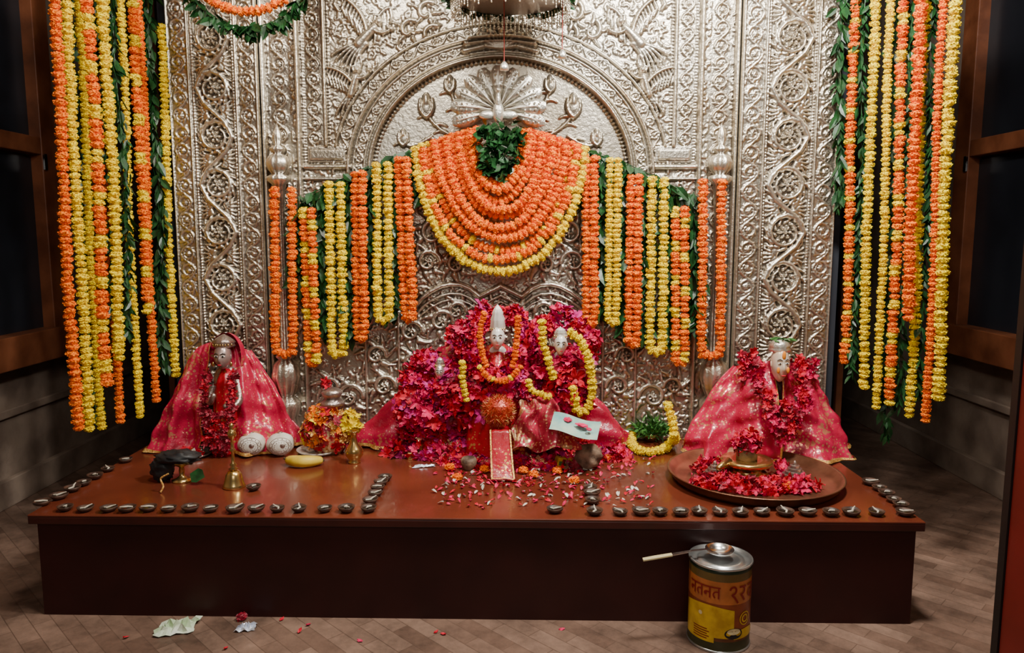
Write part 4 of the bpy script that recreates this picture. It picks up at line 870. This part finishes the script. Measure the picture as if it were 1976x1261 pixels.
for dx,dy in((-.135,.0),(.14,-.0)):
    mk('stepped_cone',*lathe([(.048,0),(.048,.008),(.040,.009),(.040,.018),(.032,.019),(.032,.028),(.024,.029),(.024,.038),(.016,.039),(.016,.048),(.008,.050),(.006,.060),(.001,.064)],24,c=L+[dx,dy,0]),'silverdk',label='small dark stepped cone standing in copper tray',cat='ornament',group='stepped cones in tray')
wf([(L+[-.13,-.07,.012],(.09,.04,.018),80),(L+[-.11,.08,.012],(.07,.04,.03),60),(L+[.08,-.09,.010],(.09,.045,.016),80),(L+[.1,.06,.01],(.05,.03,.03),26),(L+[-.02,-.13,.01],(.12,.03,.012),44)],'red flowers strewn inside copper tray',size=.019,mats=['redp','magenta','redp','darkred'])
mk('marigold_bloom',MG[2][0]*.018+L+[.07,-.13,.02],MG[2][1],'orange',label='orange marigold lying in copper tray',cat='flower')
# ---------------------------------------------------------------- diyas
def diya_mesh():
    prof=[(.011,0),(.019,.003),(.026,.009),(.030,.017),(.0275,.0172),(.023,.010),(.014,.006),(.001,.005)]
    v,f=lathe(prof,24); v=np.array(v)
    for p in v:
        rr=math.hypot(p[0],p[1]); a=math.atan2(p[1],p[0]); k=math.exp(-(a/.45)**2)
        if rr>.018: p[0]+=.006*k; p[2]+=.001*k; 
    return v*np.array([.86,.86,1.0]),f
dv,df=diya_mesh(); r0=mk('diya_lamp',dv,df,'clay',loc=(0,0,0),smooth=True,label='small dark clay oil lamp with cotton wick',cat='oil lamp',group='clay lamps along platform edge')
wv,wf_=tube([(-.013,.006,.0135),(-.002,-.004,.015),(.012,0,.0185),(.024,.0,.0215)],[.0025,.0032,.0025,.0014],6)
w0=mk('wick',wv,wf_,'cotton',parent=r0)
ov,of=lathe([(.021,.0115),(.001,.0116)],20); l0=mk('lamp_oil',ov,of,'oil',parent=r0)
dp=[(122,988),(160,990),(205,990),(243,990),(284,989),(323,990),(364,989),(404,990),(450,991),(491,990),(533,990),(575,990),(625,990),(667,990),(710,990),(713,974),(722,960),(728,948),(734,938),(742,929),
(1070,992),(1148,996),(1144,974),(1142,960),(1140,949),(1198,997),(1237,996),(1275,996),(1315,997),(1351,996),(1391,997),(1431,998),(1472,997),(1518,998),(1560,997),(1607,998),(1646,998),(1698,1000),(1752,1000),(1742,982),(1728,972),(1714,960),(1700,949),(1682,938),
(78,978),(108,966),(136,951),(158,939),(180,926),(205,912),(240,894),(487,948)]
for i,(px,py) in enumerate(dp):
    c=atZ(px,py); c[1]=max(c[1]+.012,2.205 if px<900 else 2.19)
    if i==0:o=r0
    else:
        o=r0.copy(); COL.objects.link(o)
        for ch in(w0,l0):
            w=ch.copy(); COL.objects.link(w); w.parent=o
    o.location=Vector(c); o.rotation_euler=(0,0,random.uniform(-2.6,2.6)); s=random.uniform(.88,1.06); o.scale=(s,s,s)
# ---------------------------------------------------------------- tin can with ladle
c=atZ(1388,1232,0); c[1]=2.072; c[0]=(1388-988)/F*(2.072*math.cos(P)+1.05*math.sin(P))
r=empty('ghee_tin',c,'round printed cooking tin with metal lid on floor','tin',rz=0)
tm=bpy.data.materials.new('printed_tin'); tm.use_nodes=True; nt=tm.node_tree;n=nt.nodes;l=nt.links;b=n['Principled BSDF'];b.inputs['Roughness'].default_value=.35;b.inputs['Metallic'].default_value=.0
tc=n.new('ShaderNodeTexCoord');sp=n.new('ShaderNodeSeparateXYZ');l.new(tc.outputs['Object'],sp.inputs[0]);mr=n.new('ShaderNodeMath');mr.operation='DIVIDE';mr.inputs[1].default_value=.25;l.new(sp.outputs['Z'],mr.inputs[0])
nz=n.new('ShaderNodeTexNoise');nz.inputs['Scale'].default_value=30;nz.inputs['Detail'].default_value=8;l.new(tc.outputs['Object'],nz.inputs['Vector'])
cr=n.new('ShaderNodeValToRGB');e=cr.color_ramp.elements;cr.color_ramp.interpolation='CONSTANT'
e[0].position=0;e[0].color=(.035,.035,.012,1);e[1].position=.14;e[1].color=(.12,.035,.010,1)
for pos,colr in((.20,(.22,.045,.014,1)),(.58,(.46,.14,.035,1)),(.84,(.13,.08,.02,1)),(.93,(.010,.028,.014,1))):
    q_=e.new(pos);q_.color=colr
mx=n.new('ShaderNodeMixRGB');mx.blend_type='OVERLAY';mx.inputs['Fac'].default_value=.5;l.new(mr.outputs[0],cr.inputs['Fac']);l.new(cr.outputs['Color'],mx.inputs['Color1']);l.new(nz.outputs['Fac'],mx.inputs['Color2']);l.new(mx.outputs['Color'],b.inputs['Base Color'])
RT=.088
mk('tin_body',*lathe([(RT,0),(RT+.002,.003),(RT,.006),(RT-.0005,.012),(RT-.0005,.13),(RT-.0005,.238),(RT-.0005,.242)],64,cap=True),tm,parent=r,smooth=True)
mk('tin_rim',*lathe([(RT+.001,-.0),(RT+.003,.002),(RT+.001,.006),(RT-.001,.007)],64,cap=False),'tinlid',parent=r,smooth=True)
mk('tin_lid',*lathe([(RT,.243),(RT+.003,.246),(RT+.002,.251),(RT-.003,.251),(RT-.005,.243),(.068,.243),(.066,.247),(.050,.247),(.047,.243),(.001,.243)],64,cap=False),'tinlid',parent=r,smooth=True)
def bend(v,yoff=.0006):
    v=np.asarray(v,float); a=v[:,0]/RT-.18; rr=RT+yoff; return np.stack([rr*np.sin(a),-rr*np.cos(a),v[:,1]],1)
def patch(x0,x1,z0,z1,m,name,yo=.0006,curve=0):
    n_=24; v=[]
    for i in range(n_+1):
        x=x0+(x1-x0)*i/n_; v.append((x,z0)); v.append((x,z1+curve*math.sin(math.pi*i/n_)))
    V=bend(np.array([(a,b_,0) for a,b_ in v]),yo); f=[(2*i,2*i+2,2*i+3,2*i+1) for i in range(n_)]
    mk(name,V,f,m,parent=r)
patch(-.125,.035,.046,.128,'laby','yellow_label',curve=.012); patch(-.125,-.02,.03,.046,'laby','yellow_label'); patch(.035,.125,.042,.062,'laby','yellow_label',.0007,curve=.008)
def disc(x,z,rad,m,name,yo,ri=0,sx=1):
    v=[];n_=28
    for k in range(n_):
        a=6.283*k/n_; v.append((x+sx*rad*math.cos(a),z+rad*math.sin(a),0)); v.append((x+sx*ri*math.cos(a),z+ri*math.sin(a),0))
    f=[(2*k,(2*k+2)%(2*n_),(2*k+3)%(2*n_),2*k+1) for k in range(n_)]; mk(name,bend(v,yo),f,m,parent=r)
disc(.072,.100,.020,'laby','emblem',.001,.017); disc(.072,.100,.012,'laby','emblem',.001,.008); disc(-.062,.110,.006,'labw','emblem',.001,.0)
disc(.035,.060,.016,'dark','bowl_picture',.0012,0,1.7); disc(.035,.066,.009,'labw','bowl_picture',.0014,0,2.2)
GL={'n':[[(0,1),(1,1)],[(.8,1),(.8,0)],[(.8,.52),(.35,.52),(.18,.42),(.22,.28),(.36,.30),(.36,.5)]],
't':[[(0,1),(1,1)],[(.8,1),(.8,0)],[(.8,.62),(.42,.60),(.22,.42),(.24,.22),(.42,.06)]],
'2':[[(.05,.82),(.22,1),(.5,1.02),(.66,.84),(.56,.62),(.28,.5),(.5,.34),(.72,.12),(.86,-.06)]],
'v':[[(0,1),(1,1)],[(.8,1),(.8,0)],[(.8,.62),(.5,.72),(.22,.6),(.18,.38),(.4,.22),(.62,.3),(.8,.45)]],
'r':[[(0,1),(.8,1)],[(.42,1),(.58,.84),(.52,.62),(.26,.50),(.2,.5),(.40,.30),(.62,.06)]]}
def glyphs(seq,x,z,w,h_,th,name):
    A=Acc()
    for ch in seq:
        for st in GL[ch]:
            p=np.array([(x+a*w,z+b_*h_) for a,b_ in st])
            if len(p)>2:
                s3=smoothpath(np.c_[p,np.zeros(len(p))],24)[:,:2]
            else:
                tt=np.linspace(0,1,6)[:,None]; s3=p[0]*(1-tt)+p[1]*tt
            d=np.gradient(s3,axis=0); d/=np.linalg.norm(d,axis=1)[:,None]; nrm=np.c_[-d[:,1],d[:,0]]*th/2
            vv=np.empty((2*len(s3),2)); vv[0::2]=s3-nrm; vv[1::2]=s3+nrm
            A.raw(bend(np.c_[vv,np.zeros(len(vv))],.0014),[(2*i,2*i+1,2*i+3,2*i+2) for i in range(len(s3)-1)])
        x+=w
    mk(name,np.vstack(A.v),A.f,'labred',parent=r)
glyphs('ntnt',-.104,.162,.0245,.032,.0042,'lettering'); glyphs('2rv',.018,.153,.030,.044,.0058,'lettering')
for k in range(5): patch(-.085,-.04+.006*(k%2),.066-.007*k,.069-.007*k,'labred','printed_line',.0012)
lz=.251; rl=empty('ladle',c+np.array([0,0,lz]),'steel ladle with wooden tipped handle resting on tin','ladle')
bx=-.004; by=.0
prof=[(.001,.001),(.020,.003),(.033,.010),(.040,.020),(.041,.020),(.034,.008),(.020,.000),(.001,-.002)]
v,f=lathe(prof,36,cap=False,c=(bx,by,.003)); mk('ladle_bowl',v,f,'steel',parent=rl,smooth=True)
def flat(pts,w,t,name,m):
    v=[];f=[]
    for i,(p,ww) in enumerate(zip(pts,w)):
        p=np.array(p)
        for a,b_ in((-1,-1),(1,-1),(1,1),(-1,1)): v.append(p+np.array([.0,a*ww,b_*t]))
    for i in range(len(pts)-1):
        for k in range(4): k2=(k+1)%4; f.append((i*4+k,i*4+k2,i*4+4+k2,i*4+4+k))
    f.append((3,2,1,0)); f.append(tuple(len(v)-4+k for k in range(4))); mk(name,v,f,m,parent=rl)
flat([(bx-.036,by,.020),(bx-.08,by-.006,.018),(bx-.14,by-.014,.010)],[.006,.005,.007],.0014,'handle','steel')
flat([(bx-.14,by-.014,.010),(bx-.19,by-.020,.004),(bx-.225,by-.025,.0)],[.008,.009,.008],.002,'handle_grip','labw')
# ---------------------------------------------------------------- lights & camera
def area(name,loc,tgt,size,e,col):
    d=bpy.data.lights.new(name,'AREA'); d.size=size; d.energy=e; d.color=col; o=bpy.data.objects.new(name,d); COL.objects.link(o); o.location=loc
    o.rotation_euler=(Vector(tgt)-Vector(loc)).to_track_quat('-Z','Y').to_euler(); return o
area('shrine_light_main',(.75,1.90,2.6),(.35,3.0,1.1),.28,78,(1,.97,.90))
area('shrine_light_second',(-.5,1.75,2.6),(-.4,3.0,.9),.35,30,(1,.91,.78))
area('fill_light',(0,-.8,2.5),(0,2.6,.8),1.2,32,(1,.92,.83))  # unseen fill lamp added behind the camera to brighten the scene
w=bpy.data.worlds.new('World'); S.world=w; w.use_nodes=True; w.node_tree.nodes['Background'].inputs[0].default_value=(.65,.62,.62,1); w.node_tree.nodes['Background'].inputs[1].default_value=.08
cd=bpy.data.cameras.new('Camera'); cam=bpy.data.objects.new('Camera',cd); COL.objects.link(cam); cam.location=(0,0,CH); cam.rotation_euler=(math.radians(90)-P,0,0)
cd.sensor_width=36; cd.lens=F/1976*36; cd.clip_start=.05; S.camera=cam
